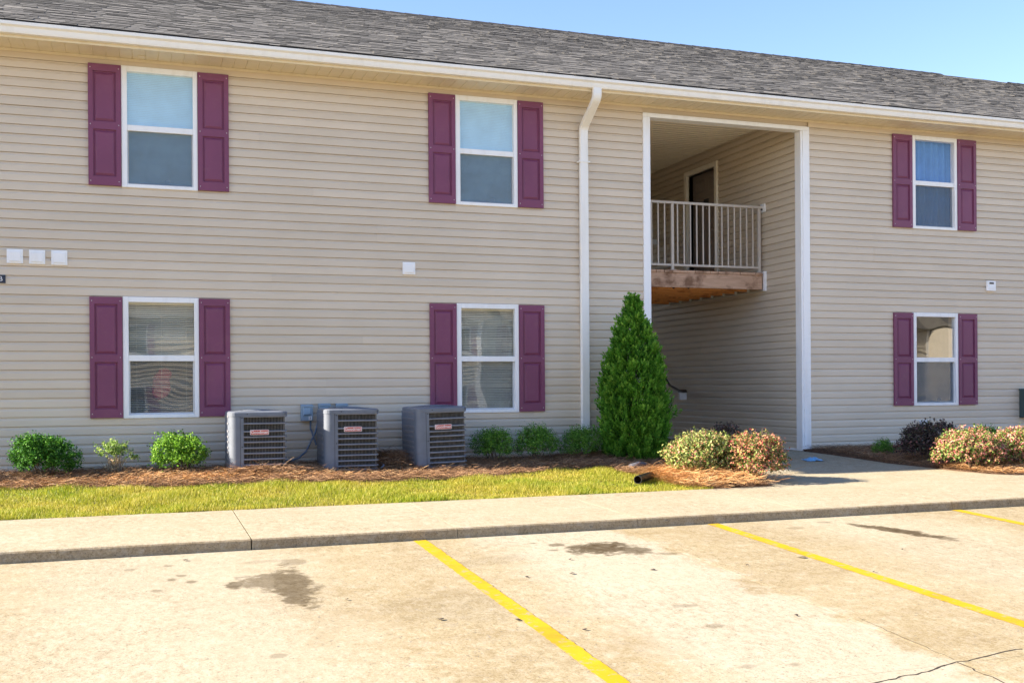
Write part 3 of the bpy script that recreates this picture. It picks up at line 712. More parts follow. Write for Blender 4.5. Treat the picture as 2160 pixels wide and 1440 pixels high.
# railing
rl = empty('railing', (0,0,0), bld); RYY = 1.10
b = MB(); b.box(7.19,9.83,RYY-.022,RYY+.022,2.905,2.945); b.build('top_rail', RAIL, rl, .004)
b = MB(); b.box(7.19,9.79,RYY-.016,RYY+.016,1.905,1.940); b.build('bottom_rail', RAIL, rl, .003)
for px_ in (8.145,9.76):
    b = MB(); b.box(px_-.024,px_+.024,RYY-.0245,RYY+.0245,1.85,2.904); b.box(px_-.055,px_+.055,RYY-.05,RYY+.05,1.8365,1.8495); b.build('post', RAIL, rl, .004)
bx = 9.76-.1185; xs_ = []
while bx > 7.2:
    if abs(bx-8.145) > .05: xs_.append(bx)
    bx -= .1165
for bx in xs_:
    b = MB(); b.box(bx-.0105,bx+.0105,RYY-.0105,RYY+.0105,1.9405,2.9045); b.build('baluster', RAIL, rl, .002)
b = MB(); b.box(9.826,9.846,1.02,1.16,2.845,2.985); b.build('rail_bracket', WHITE, rl, .004)
b = MB(); b.box(9.81,9.8258,RYY-.02,RYY+.02,2.88,2.94); b.build('rail_end', BROWN, rl)
# second guard at the head of the stair
r2 = empty('railing', (0,0,0), bld); y2 = 4.95
b = MB(); b.box(8.3,9.81,y2-.02,y2+.02,2.88,2.92); b.build('top_rail', RAIL, r2, .003)
b = MB(); b.box(9.62,9.67,y2-.025,y2+.025,1.836,2.879); b.build('post', RAIL, r2)
for q in range(9):
    b = MB(); xx = 9.5-.12*q; b.box(xx-.01,xx+.01,y2-.01,y2+.01,1.85,2.879); b.build('baluster', RAIL, r2)
b = MB(); b.box(9.70,9.845,y2-.03,y2+.03,2.80,2.90); b.build('rail_bracket', WHITE, r2, .003)
# stair with handrails under the landing
st = empty('stair', (0,0,0), bld)
for q in range(14):
    b = MB(); b.box(7.3,8.55,3.9+q*.27,3.9+q*.27+.29,-1.05+q*.185+.145,-1.05+q*.185+.185); b.build('tread', OLDW, st)
hr = empty('handrail', (0,0,0), bld)
b = MB(); b.tube([(9.76,3.62,-.12),(9.76,3.86,-.12),(9.76,4.25,-.02),(9.76,6.4,1.6)],.024,8); b.build('rail', BROWN, hr, smooth=True)
b = MB(); b.box(9.70,9.848,3.74,3.80,-.29,-.15); b.build('rail_bracket', WHITE, hr, .006)
b = MB(); b.box(9.715,9.835,3.70,3.84,-.150,-.128); b.build('rail_mount', BROWN, hr, .004)
b = MB(); b.tube([(9.0,4.35,-.74),(9.08,4.15,-.80),(9.11,4.08,-.88),(9.11,4.08,-1.05)],.026,8); b.build('newel', BROWN, hr, smooth=True)

# ------------------------------------------------------------------ wall fittings
def vent(x0,x1,z0,z1,label,cat='wall vent',group='white square vents on the wall'):
    v = tag(empty('wall_vent', ((x0+x1)/2,-.017,(z0+z1)/2)), label, cat, group); a, h = (x1-x0)/2, (z1-z0)/2
    b = MB(); b.box(-a,a,-.022,0,-h,h); b.build('flange', WHITE, v, .004)
    b = MB(); b.box(-a*.74,a*.74,-.034,-.0225,-h*.74,h*.70); b.build('hood', WHITE, v, .006)
    b = MB()
    for q in range(4): b.box(-a*.66,a*.66,-.037,-.0345,-h*.58+q*h*.34,-h*.58+q*h*.34+.008)
    b.build('louvre', WHITE, v); return v
vent(-1.462,-1.282,1.520,1.692,'white square wall vent nearest the sign, first of the row of three')
vent(-1.215,-1.035,1.518,1.690,'white square wall vent in the middle of the row of three')
vent(-.968,-.785,1.514,1.694,'white square wall vent nearest the plum shutters, last of the row of three')
vent(3.430,3.605,1.522,1.690,'lone white square wall vent between the upper and lower middle windows')
t = tag(empty('wall_sensor', (13.525,-.017,1.613)), 'small white box with a dark slot on the wall above the right lower window', 'wall box')
b = MB(); b.box(-.09,.09,-.04,0,-.085,.085); b.build('case', WHITE, t, .006)
b = MB(); b.box(-.05,.04,-.047,-.0405,.030,.060); b.build('slot', BROWN, t, .002)
b = MB(); b.box(-.06,.06,-.046,-.0405,-.05,.0); b.build('cover', WHITE, t, .004)
t = tag(empty('wall_sign', (-1.72,-.017,1.325)), 'navy sign plate with white letter B at the left edge of the wall', 'sign')
b = MB(); b.box(-.30,.243,-.014,0,-.048,.052); b.build('plate', NAVY, t, .002)
o = text_mesh('B', .082, simple('white_sign_print',(.75,.75,.75),.5), 'letter', t); o.rotation_euler = (R_(90),0,0); o.location = (.187,-.0155,.002); o.scale = (1.15,1,1)
t = tag(empty('wall_outlet', (12.12,-.014,-.70)), 'white square outlet hood low on the wall behind the right pink bush', 'outlet')
b = MB(); b.box(-.075,.075,-.03,0,-.085,.085); b.build('plate', WHITE, t, .005)
b = MB(); b.tube([(0,-.03,-.01),(0,-.075,-.03)],[.035,.03],10); b.build('spout', BLACK, t)
def disc_box(x,z0,z1,label,num=None):
    t = tag(empty('disconnect_box', (x,-.017,z0)), label, 'electric box', 'blue grey boxes on the wall above the air conditioners'); h = z1-z0; w = .075
    b = MB(); b.box(-w,w,-.085,0,0,h); b.build('case', BOXB, t, .005)
    b = MB(); b.add([(-w-.006,-.004,h+.004),(w+.006,-.004,h+.004),(w+.006,-.098,h-.012),(-w-.006,-.098,h-.012),(w+.006,-.098,h-.03),(-w-.006,-.098,h-.03)],[(0,3,2,1),(3,5,4,2)]); b.build('lid', BOXB, t)
    b = MB(); b.add([(-w*.7,-.0855,h*.30),(w*.7,-.0855,h*.30),(w*.7,-.0855,h*.86),(-w*.7,-.0855,h*.86),(-w*.5,-.104,h*.42),(w*.5,-.104,h*.42),(w*.5,-.096,h*.78),(-w*.5,-.096,h*.78)],[(4,5,6,7),(0,1,5,4),(1,2,6,5),(2,3,7,6),(3,0,4,7)]); b.build('cover', BOXB, t)
    if num:
        b = MB(); b.box(.018,.062,-.0885,-.0853,.012,.062); b.build('sticker', BADGEW, t)
        o = text_mesh(num, .045, BLACK, 'number', t, .0005); o.rotation_euler = (R_(90),0,0); o.location = (.040,-.0893,.037)
    b = MB(); b.tube([(.05,-.04,0),(.05,-.04,-.10),(.12,-.06,-.32)],.012,8); b.build('conduit', CABLE, t); return t
disc_box(2.115,-.445,-.232,'blue grey electric box with a white number sticker, left of the second unit','3')
disc_box(2.345,-.445,-.222,'blue grey electric box directly above the middle air conditioner')
disc_box(2.575,-.445,-.225,'blue grey electric box above the right corner of the middle air conditioner')
t = tag(empty('utility_box', (14.25,-.02,-.60)), 'dark green utility cabinet cut by the right edge, on the wall', 'utility box')
b = MB(); b.box(-.12,.18,-.16,0,0,.46); b.build('cabinet', simple('green_enamel',(.05,.085,.085),.5), t, .008)
b = MB(); b.box(-.13,.19,-.18,0,.4605,.49); b.build('lid', simple('green_enamel_lid',(.06,.10,.10),.5), t, .006)

# ------------------------------------------------------------------ air conditioners
def rrect(hx, hy, r, n=5):
    P = []
    for cx,cy,a0 in ((hx-r,-hy+r,-90),(hx-r,hy-r,0),(-hx+r,hy-r,90),(-hx+r,-hy+r,180)):
        for q in range(n+1): a = R_(a0+90*q/n); P.append((cx+r*math.cos(a), cy+r*math.sin(a)))
    return P
def make_ac():
    t = empty('air_conditioner'); hx = hy = .335; H = .775
    ring = rrect(hx,hy,.085)
    def ringsolid(name, z0, z1, out, mat, parent, thick=.012, bevel=0):
        b = MB(); b.sweep(rrect(hx+out,hy+out,.085+out), [(0,z0),(0,z1),(-thick,z1),(-thick,z0)], True); return b.build(name, mat, parent, bevel)
    # base pan and top cap
    P = rrect(hx,hy,.085); b = MB(); n = len(P)
    b.add([(x,y,0) for x,y in P]+[(x,y,.045) for x,y in P], [tuple(range(n))[::-1], tuple(range(n,2*n))]+[(i,(i+1)%n,(i+1)%n+n,i+n) for i in range(n)]); b.build('base_pan', ACM, t, .004)
    P0 = rrect(hx+.006,hy+.006,.091); P1 = rrect(hx-.012,hy-.012,.075); P2 = rrect(.27,.27,.26,5)
    b = MB(); b.add([(x,y,H-.055) for x,y in P0]+[(x,y,H-.014) for x,y in P0]+[(x,y,H) for x,y in P1]+[(x,y,H+.004) for x,y in P2]+[(x,y,H-.09) for x,y in P2],
        [(i+k*n,(i+1)%n+k*n,(i+1)%n+(k+1)*n,i+(k+1)*n) for k in range(4) for i in range(n)]); b.build('top_cap', ACM, t)
    # fan guard and fan
    b = MB()
    for r_ in (.06,.10,.14,.18,.22,.255): b.tube([(r_*math.cos(R_(a)),r_*math.sin(R_(a)),H+.018-r_*r_*.2) for a in range(0,361,20)],.0028,4,False)
    for a in range(0,360,45): b.tube([(0,0,H+.018),(.27*math.cos(R_(a)),.27*math.sin(R_(a)),H+.003)],.0035,4)
    b.build('fan_guard', ACM, t)
    b = MB()
    for a in (0,120,240):
        c,s = math.cos(R_(a)),math.sin(R_(a)); p = lambda r,w,z: (r*c-w*s, r*s+w*c, z)
        b.quad(p(.04,-.03,H-.10),p(.22,-.09,H-.13),p(.22,.09,H-.09),p(.04,.03,H-.08))
    b.tube([(0,0,H-.2),(0,0,H-.06)],.05,10); b.build('fan', BLACK, t)
    # coil
    Pc = rrect(hx-.045,hy-.045,.05); b = MB(); b.sweep(Pc,[(0,.045),(0,H-.06),(-.02,H-.06),(-.02,.045)],True); b.build('coil_core', COILD, t)
    b = MB()
    for sgn in (-1,1):
        for q in range(34):
            u = -.285+q*.01728
            b.box(u-.0024,u+.0024,sgn*(hy-.036)-.008,sgn*(hy-.036)+.008,.046,H-.056); b.box(sgn*(hx-.036)-.008,sgn*(hx-.036)+.008,u-.0024,u+.0024,.046,H-.056)
    o = b.build('coil_fins', COIL, t)
    # louvre bars
    zs = [.720-.005,.632,.539,.474,.413,.345,.281,.213,.146,.084]
    for z in zs:
        b = MB(); b.sweep(rrect(hx,hy,.085),[(-.016,z-.003),(0,z-.009),(.001,z+.003),(-.004,z+.0095),(-.016,z+.006)],True); b.build('louvre', ACB, t)
    # solid corner panel (front left) and rear right post
    full = rrect(hx+.001,hy+.001,.086)
    def corner(P, name):
        b = MB(); b.sweep(P, [(0,.0455),(0,H-.0555),(-.02,H-.0555),(-.02,.0455)]); return b.build(name, ACM, t, .003)
    arc = [(-(hx)+.085-.086*math.cos(R_(a)), -(hy)+.085-.086*math.sin(R_(a))) for a in range(0,91,11)]
    cp = corner([(-hx+.02,hy+.001),(-hx-.001,hy-.02)]+[(-hx-.001,-hy+.10)]+arc+[(-hx+.16,-hy-.001)], 'corner_panel')
    b = MB()
    for z in zs: b.box(-hx-.007,-hx-.0012,-.20,.30,z-.012,z+.012)
    b.build('slot_rib', ACB, cp)
    b = MB(); b.box(-hx+.118,-hx+.122,-hy-.0025,-hy-.0015,.046,H-.056); b.build('seam', COILD, cp)
    b = MB()
    for (sx_,sz) in ((-hx+.14,.07),(-hx+.14,.36),(-hx+.14,.70),(hx-.03,H-.03),(-hx+.20,H-.03)): b.tube([(sx_,-hy-.0005,sz),(sx_,-hy-.009,sz)],.006,8)
    b.build('screw', BLACK, t)
    corner([(hx+.001,hy-.16)]+[(hx-.085+.086*math.cos(R_(a)), hy-.085+.086*math.sin(R_(a))) for a in range(0,91,11)]+[(hx-.16,hy+.001)], 'corner_panel')
    # badge
    bd = empty('badge', (.005,-hy-.012,.530), t); W2,H2 = .108,.030
    b = MB(); P = [(x,z) for x,z in rrect(W2,H2,.009,4)]; b.prism(P,-.004,.012); b.build('plate', BADGEW, bd)
    P = [(x,z) for x,z in rrect(W2-.005,H2-.005,.007,4)]; b = MB(); b.prism(P,-.0055,-.0041); b.build('plate_face', BADGE, bd)
    o = text_mesh('Goodman', .049, BADGEW, 'lettering', bd, .0006, .02); o.rotation_euler = (R_(90),0,0); o.location = (0,-.0062,.001); o.scale = (1.02,1,1)
    return t
def copy_tree(o, parent=None):
    c = o.copy(); COL.objects.link(c)
    if parent is not None: c.parent = parent
    for ch in list(o.children): copy_tree(ch, c)
    return c
ac = make_ac()
spots = [(1.405,-.60,-1.090,0,0,'grey air conditioning unit nearest the plum window, leftmost, with bare straw at its foot'),
         (2.555,-.60,-1.075,-1.0,0,'grey air conditioning unit in the middle, below the blue grey boxes'),
         (3.712,-.60,-1.065,3.0,-1.2,'grey air conditioning unit on the right, slightly turned and tilted, overlapping a window')]
for i,(x,y,z,a,tl,lab) in enumerate(spots):
    o = ac if i == 0 else copy_tree(ac)
    o.scale = (1.03,1.03,1.03); o.location = (x,y,z); o.rotation_euler = (R_(.5 if i == 2 else 0),R_(tl),R_(a)); tag(o, lab, 'air conditioner', 'air conditioners along the wall')
b = MB(); b.tube([(1.73,-.30,-.92),(1.80,-.26,-.945),(1.90,-.20,-.95),(2.0,-.14,-.92),(2.10,-.10,-.84),(2.16,-.10,-.72),(2.22,-.10,-.60),(2.26,-.09,-.45)],.012,8)
tag(b.build('conduit_cable', CABLE, smooth=True), 'blue grey cable looping from the left air conditioner up to an electric box', 'cable')
b = MB(); b.tube([(2.92,-.9,-1.03),(2.97,-.85,-1.0),(2.985,-.6,-.98),(2.93,-.35,-.96),(2.85,-.25,-.93)],.010,8)
tag(b.build('refrigerant_line', CABLE, smooth=True), 'thin grey line curving round the foot of the middle air conditioner', 'pipe')

# ------------------------------------------------------------------ mulch bed and grass
def edge_y(x):                     # where the mulch ends and the grass begins
    pts = [(-12,-1.2),(-1.4,-1.20),(0,-1.55),(1,-1.53),(2.4,-1.70),(3.6,-1.86),(4.1,-1.72),(4.5,-1.50),(5.2,-1.28),(5.75,-1.42),(5.9,-2.3),(6.1,-3.3),(6.3,-3.8),(30,-3.8)]
    for (a,ya),(b_,yb) in zip(pts[:-1],pts[1:]):
        if a <= x <= b_: return ya+(yb-ya)*(x-a)/(b_-a)
    return -3.8
def mound(x,y):
    z = yard_z(y)
    z += .030*math.exp(-((y+.55)/.5)**2)
    z += .03*math.exp(-((x-6.6)/.75)**2-((y+2.75)/.5)**2) + .05*math.exp(-((x-6.55)/.8)**2-((y+.5)/.6)**2)
    z += .025*math.sin(x*2.3+y*1.7)*math.sin(y*2.9-x*.8)*.6
    return z if y > -3.45 else min(z, yard_z(y)+.012)
bed = tag(empty('flower_bed'), kind='structure')
def sheet(x0,x1,y0f,y1f,nx,ny,zf,name,mat,parent=None):
    b = MB(); 
    for i in range(nx+1):
        x = x0+(x1-x0)*i/nx; ya, yb = y0f(x), y1f(x)
        for j in range(ny+1): y = ya+(yb-ya)*j/ny; b.v.append((x,y,zf(x,y))); b.t.append(.5)
    for i in range(nx):
        for j in range(ny): a = i*(ny+1)+j; b.f.append((a,a+ny+1,a+ny+2,a+1))
    return b.build(name, mat, parent, smooth=True)
sheet(-12,7.0,lambda x: max(edge_y(x)-.08,-3.52),lambda x: 0.0,120,24,mound,'straw_base',MULCH,bed)
def rb_y0(x):                      # right bed, beside the walkway
    pts = [(9.34,-3.26),(9.95,-3.3),(10.2,-3.5),(30,-3.5)]
    for (a,ya),(b_,yb) in zip(pts[:-1],pts[1:]):
        if a <= x <= b_: return ya+(yb-ya)*(x-a)/(b_-a)
    return -3.5
def rb_front(x):
    pts = [(9.86,-.10),(9.94,-1.9),(10.04,-2.35),(10.15,-2.85),(10.35,-3.3),(10.6,-3.52),(30,-3.52)]
    for (a,ya),(b_,yb) in zip(pts[:-1],pts[1:]):
        if a <= x <= b_: return ya+(yb-ya)*(x-a)/(b_-a)
    return -3.52
sheet(9.80,26,lambda x: rb_front(max(x,9.86))-.07,lambda x: 0.0,90,40,lambda x,y: mound(x,y)+.012-max(0,.09-(y-rb_front(max(x,9.86))))*.45,'straw_base',MULCH,bed)
lawn = tag(sheet(-12,6.9,lambda x:-3.535,lambda x: edge_y(x)+.02,100,12,lambda x,y: yard_z(y)-.015 if y > -3.4 else yard_z(y)-.02,'lawn',SOIL), kind='structure')

def scatter_needles(name, n, inside, zf, parent, lmin=.07, lmax=.19, lift=.03, mat=None):
    P = []; 
    pts = inside(n); n = len(pts)
    a = rng.uniform(0,2*np.pi,n); L = rng.uniform(lmin,lmax,n); w = rng.uniform(.0009,.0019,n); tl = rng.normal(.05,.22,n)
    z = np.array([zf(x,y) for x,y in pts]) + rng.uniform(.0,lift,n)
    c = np.c_[pts, z]; d = np.c_[np.cos(a)*np.cos(tl), np.sin(a)*np.cos(tl), np.abs(np.sin(tl))]
    s = np.c_[-np.sin(a), np.cos(a), np.zeros(n)]; bow = rng.normal(0,.12,n)
    p0 = c - d*L[:,None]*.0; p2 = c + d*L[:,None]; p1 = (p0+p2)/2 + s*(bow*L)[:,None] + np.c_[np.zeros(n),np.zeros(n),np.abs(bow)*L*.6]
    up = np.c_[np.zeros(n),np.zeros(n),w*1.2]
    V = np.stack([p0-s*w[:,None], p0+s*w[:,None]+up, p1-s*w[:,None]+up, p1+s*w[:,None]+up*2, p2-s*w[:,None]*.5, p2+s*w[:,None]*.5+up],1).reshape(-1,3)
    b = np.arange(n)[:,None]*6; Q = np.concatenate([b+np.array([0,2,3,1]), b+np.array([2,4,5,3])],1).reshape(-1,4)
    return tag(np_mesh(name, V, Q, mat or NEEDLE, parent), kind='stuff')
EDG = np.vectorize(edge_y)
def in_left(n):
    x = rng.uniform(-3.0,6.95,n*2); y = rng.uniform(-3.5,-.02,n*2); e = EDG(x)+rng.normal(0,.05,n*2)
    k = (y > e); return np.c_[x,y][k][:n]
def in_right(n):
    x = rng.uniform(9.88,16,n*2); y = rng.uniform(-3.5,-.02,n*2); f = np.vectorize(rb_front)(x)+rng.normal(.03,.03,n*2); k = y > f
    return np.c_[x,y][k][:n]
scatter_needles('pine_straw', 52000, in_left, mound, bed, lift=.035)
scatter_needles('pine_straw', 26000, in_right, lambda x,y: mound(x,y)+.012, bed, lift=.03)
def heap(cx,cy,sx_,sy_):
    def f(n): return np.c_[rng.normal(cx,sx_,n), np.clip(rng.normal(cy,sy_,n),-3.5,-.05)]
    return f
scatter_needles('pine_straw', 9000, heap(6.36,-2.85,.34,.28), lambda x,y: (mound(x,y)+.01 if x > 5.86 else -1.4), bed, .1,.24,.09, SUNLIT)
scatter_needles('pine_straw', 9000, lambda n: np.c_[rng.uniform(10.2,16,n), rng.uniform(-3.48,-2.6,n)], lambda x,y: mound(x,y)+.02 if y > rb_front(x)+.03 else -1.3, bed, .07,.18,.03, SUNLIT)
scatter_needles('pine_straw', 5000, lambda n: np.c_[rng.normal(1.0,1.0,n), rng.normal(-1.05,.16,n)], lambda x,y: mound(x,y)+.008, bed, .07,.18,.03, SUNLIT)
scatter_needles('pine_straw', 2500, heap(3.12,-.45,.16,.2), lambda x,y: mound(x,y)+.02, bed, .1,.24,.14)
scatter_needles('pine_straw', 1500, heap(1.5,-1.02,.28,.07), lambda x,y: mound(x,y)+.01, bed, .1,.24,.08)
# grass
def grass(n, name, x0, x1, h0, h1):
    x = rng.uniform(x0,x1,n); y = rng.uniform(-3.54,-1.0,n); e = EDG(x)+rng.normal(0,.035,n); k = (y < e) & ((x < 6.0-.25*(y+2)) )
    x,y = x[k],y[k]; n = len(x); z = -1.05+.0389*y-.02
    th_ = .5+.5*np.sin(x*1.7+1.3*np.sin(y*2.1))*np.sin(y*2.6+x*.6); k2 = rng.uniform(0,1,n) < .55+.6*th_; x,y,z = x[k2],y[k2],z[k2]; n = len(x)
    dens = .75+.35*np.sin(x*3.1+y*2)+.25*np.sin(x*7.7-y*5)
    h = rng.uniform(h0,h1,n)*np.clip(dens,.55,1.3); a = rng.uniform(0,2*np.pi,n); w = rng.uniform(.0018,.0034,n); ln = rng.uniform(.1,.65,n)*h
    la = rng.uniform(0,2*np.pi,n); c = np.c_[x,y,z]; s = np.c_[np.cos(a),np.sin(a),np.zeros(n)]*w[:,None]; le = np.c_[np.cos(la),np.sin(la),np.zeros(n)]*ln[:,None]; up = np.c_[np.zeros(n),np.zeros(n),h]
    m_ = c+up*.55+le*.3; t = c+up+le
    V = np.stack([c-s,c+s,m_+s*.8,m_-s*.8,t+s*.15,t-s*.15],1).reshape(-1,3); b = np.arange(n)[:,None]*6
    Q = np.concatenate([b+np.array([0,1,2,3]),b+np.array([3,2,4,5])],1).reshape(-1,4)
    return tag(np_mesh(name, V, Q, GRASS), kind='stuff')
tag(grass(175000,'grass',-2.6,6.2,.03,.072), 'short yellow green grass strip between the straw bed and the sidewalk', 'grass')

# ------------------------------------------------------------------ shrubs
def leaves(C, N, size, aspect=.55, jitter=.8, fold=.25):
    """C centres (n,3), N outward normals; each leaf two triangles folded on its rib"""
    n = len(C); nr = N + rng.normal(0,jitter,(n,3)); nr /= np.linalg.norm(nr,axis=1)[:,None]
    t = np.cross(nr, rng.normal(0,1,(n,3))); t /= np.linalg.norm(t,axis=1)[:,None]; b = np.cross(nr,t)
    L = (size*rng.uniform(.7,1.25,n))[:,None]; w = L*aspect
    V = np.stack([C-t*L*.5, C+b*w*.5+nr*L*fold*.4, C+t*L*.5, C-b*w*.5+nr*L*fold*.4],1).reshape(-1,3)
    i = np.arange(n)[:,None]*4; Q = np.concatenate([i+np.array([0,2,1]), i+np.array([0,3,2])],1).reshape(-1,3)
    return V,Q
def shrub_points(n, rx, ry, h, lump=.18, hollow=.55, z0=.06, nl=40, flat=1.0, per=11, spl=.085):
    """leaf positions gathered into short leafy shoots, most of them near an uneven outline"""
    m_ = max(8, n//per); d = rng.normal(0,1,(m_,3)); d /= np.linalg.norm(d,axis=1)[:,None]; d[:,2] = np.where(d[:,2] < -.6, -d[:,2], d[:,2])
    L = rng.normal(0,1,(nl,3)); L /= np.linalg.norm(L,axis=1)[:,None]; amp = rng.uniform(-.8,1,nl)*lump
    bump = 1+(np.exp(14*(d@L.T-1))*amp).sum(1)
    r = np.where(rng.uniform(0,1,m_) < .60, rng.uniform(.84,1.0,m_), rng.uniform(hollow*.5,.84,m_))*bump
    e = np.c_[np.sign(d[:,0])*np.abs(d[:,0])**.92, np.sign(d[:,1])*np.abs(d[:,1])**.92, d[:,2]]
    base = np.c_[e[:,0]*rx, e[:,1]*ry, e[:,2]*flat*h*.5]*r[:,None]*.90; base[:,2] += h*.48
    g = d*.7+np.array([0,0,.75])+rng.normal(0,.35,(m_,3)); g /= np.linalg.norm(g,axis=1)[:,None]
    ln = spl*rng.uniform(.4,1.5,m_)*min(1,h/.42)
    u = rng.uniform(-.25,1,(m_,per)); p = base[:,None,:]+g[:,None,:]*(ln[:,None]*u)[:,:,None]+rng.normal(0,.011,(m_,per,3))
    p = p.reshape(-1,3); dd = np.repeat(g*.6+d*.5,per,0)
    k = p[:,2] > z0*rng.uniform(.3,1.6,len(p)); return p[k], dd[k]
def stems(b, n, r, h, spread, rad=.006, seed=1):
    rr = random.Random(seed)
    for q in range(n):
        a = rr.uniform(0,6.28); d = rr.uniform(.2,1)*spread; bx,by = rr.uniform(-r,r),rr.uniform(-r,r)
        tx,ty = bx+d*math.cos(a), by+d*math.sin(a); hh = h*rr.uniform(.6,1)
        b.tube([(bx,by,-.04),(bx+(tx-bx)*.35,by+(ty-by)*.35,hh*.45),(tx,ty,hh)],[rad,rad*.8,rad*.3],5)
def shrub(x,y,z,rx,ry,h,n,leafm,size,label,name='shrub',cat='shrub',group=None,aspect=.55,hollow=.5,lump=.2,z0=.06,seed=0,stemh=.6,twigs=0,nst=16):
    t = tag(empty(name,(x,y,z)), label, cat, group)
    p,d = shrub_points(int(n*1.9),rx*1.05,ry*1.05,h*1.02,lump,hollow,z0,per=12)
    V,Q = leaves(p, d*.6+np.array([0,0,.5]), size, aspect, .75)
    np_mesh('foliage', V, Q, leafm, t)
    b = MB(); stems(b, nst, .05+rx*.12, h*stemh, rx*.75, .007, seed)
    if twigs:
        rr = random.Random(seed+50)
        for q in range(twigs):
            a = rr.uniform(0,6.28); f = rr.uniform(.2,.9); px,py = rx*f*math.cos(a), ry*f*math.sin(a); top = h*(.5+.5*math.sqrt(1-f*f))
            b.tube([(px*.8,py*.8,top*.7),(px,py,top),(px*1.08+rr.uniform(-.03,.03),py*1.08,top+rr.uniform(.03,.10))],[.004,.003,.0015],4)
    b.build('stems', BARK, t); return t
LG_D = m_leaf('dark_boxwood_leaf', [(0,(.012,.045,.006)),(.5,(.030,.105,.012)),(.85,(.06,.17,.018)),(1,(.12,.25,.04))], .25, .6, .15)
LG_M = m_leaf('mid_boxwood_leaf', [(0,(.028,.072,.012)),(.5,(.070,.17,.022)),(.85,(.125,.25,.036)),(1,(.22,.36,.08))], .3, .6, .15)
LG_B = m_leaf('bright_boxwood_leaf', [(0,(.03,.075,.010)),(.5,(.10,.22,.022)),(.85,(.17,.31,.035)),(1,(.28,.40,.09))], .38, .55, .2)
LG_P = m_leaf('pale_boxwood_leaf', [(0,(.05,.10,.02)),(.5,(.14,.22,.05)),(.85,(.24,.32,.09)),(1,(.42,.47,.24))], .35, .6, .15)
LG_V = m_leaf('variegated_leaf', [(0,(.03,.06,.014)),(.28,(.10,.14,.035)),(.55,(.22,.26,.08)),(.82,(.33,.33,.14)),(.92,(.42,.20,.16)),(1,(.40,.12,.09))], .3, .4)
LG_R = m_leaf('pink_new_leaf', [(0,(.03,.06,.012)),(.3,(.10,.15,.035)),(.5,(.28,.25,.09)),(.72,(.38,.13,.10)),(.9,(.42,.22,.15)),(1,(.40,.05,.06))], .3, .4)
LG_RY = m_leaf('pink_yellow_leaf', [(0,(.03,.065,.012)),(.3,(.11,.18,.04)),(.5,(.23,.27,.085)),(.72,(.40,.15,.13)),(.9,(.44,.20,.17)),(1,(.42,.08,.11))], .3, .4)
LG_U = m_leaf('purple_leaf', [(0,(.02,.018,.016)),(.4,(.05,.038,.036)),(.7,(.09,.05,.055)),(.9,(.06,.085,.04)),(1,(.20,.09,.10))], .2, .7, .15)
GB = 'clipped shrubs along the wall'
shrub(-1.05,-.52,-1.05,.345,.33,.475,6200,LG_D,.030,'dark green rounded boxwood shrub nearest the left edge of the wall',group=GB,seed=1)
shrub(.50,-.56,-1.06,.325,.30,.465,4200,LG_B,.032,'bright yellow green boxwood shrub left of the first air conditioner',group=GB,seed=3,z0=.12,nst=26)
t = tag(empty('shrub',(-.245,-.52,-1.058)),'small sparse shrub with bare woody stems between two fuller green shrubs','shrub',GB)
p,d = shrub_points(1150,.225,.20,.26,.5,.3,.0); p[:,2] += .165; V,Q = leaves(p,d,.030,.55,.8); np_mesh('foliage',V,Q,LG_P,t)
p,d = shrub_points(60,.07,.05,.10,.3,.3,0); p += np.array([.24,0,.16]); V,Q = leaves(p,d,.030,.55,.8); np_mesh('foliage',V,Q,LG_P,t)
p,d = shrub_points(260,.10,.09,.22,.3,.2,0); V,Q = leaves(p,d,.026,.5,.8); np_mesh('dry_leaves',V,Q,m_leaf('dry_leaf',[(0,(.12,.09,.05)),(.6,(.28,.21,.13)),(1,(.40,.33,.22))],.2),t)
b = MB(); stems(b,34,.075,.30,.12,.006,5); stems(b,3,.03,.24,.26,.004,8); b.build('stems', simple('pale_twig',(.30,.24,.17),.8,.2,.3,30), t)
shrub(4.543,-.54,-1.023,.262,.25,.425,4600,LG_M,.022,'low green clipped shrub just right of the turned air conditioner',group=GB,seed=11,lump=.25)
shrub(5.174,-.54,-1.023,.288,.27,.45,5000,LG_M,.022,'middle low green clipped shrub of the three beside the downspout',group=GB,seed=12,lump=.25,z0=.09)
shrub(5.846,-.52,-1.025,.268,.26,.41,4600,LG_M,.022,'low green clipped shrub at the foot of the white downspout',group=GB,seed=13,lump=.25)
def place(x,y,zpx): return zpx
shrub(6.52,-2.72,-1.165,.455,.38,.575,6800,LG_V,.036,'pale cream green variegated shrub beside the tall conifer and black pipe',group='low shrubs by the walkway',aspect=.5,seed=21,twigs=26,lump=.2,z0=.04)
shrub(7.02,-3.04,-1.18,.385,.34,.57,5800,LG_R,.034,'pink and red tipped shrub at the left corner of the walkway',group='low shrubs by the walkway',aspect=.5,seed=22,twigs=18,lump=.22,z0=.05)
shrub(7.62,-1.35,-1.10,.26,.25,.52,1500,LG_U,.034,'dark reddish shrub half hidden behind the pink tipped shrub',group='low shrubs by the walkway',aspect=.5,seed=23,lump=.35)
shrub(10.50,-1.05,-1.10,.155,.14,.24,1000,LG_M,.030,'small grey green tuft beside the dark purple shrub',group='shrubs of the right bed',aspect=.3,seed=31,stemh=.5)
shrub(10.62,-1.85,-1.125,.41,.37,.49,4600,LG_U,.038,'dark purple shrub left of the pink flowering shrubs in the right bed',group='shrubs of the right bed',aspect=.5,seed=32,twigs=10,lump=.3)
shrub(10.52,-2.80,-1.165,.49,.38,.52,6200,LG_RY,.038,'pink and yellow shrub right of the dark purple shrub in the right bed',group='shrubs of the right bed',aspect=.5,seed=33,twigs=12,lump=.22,z0=.05)
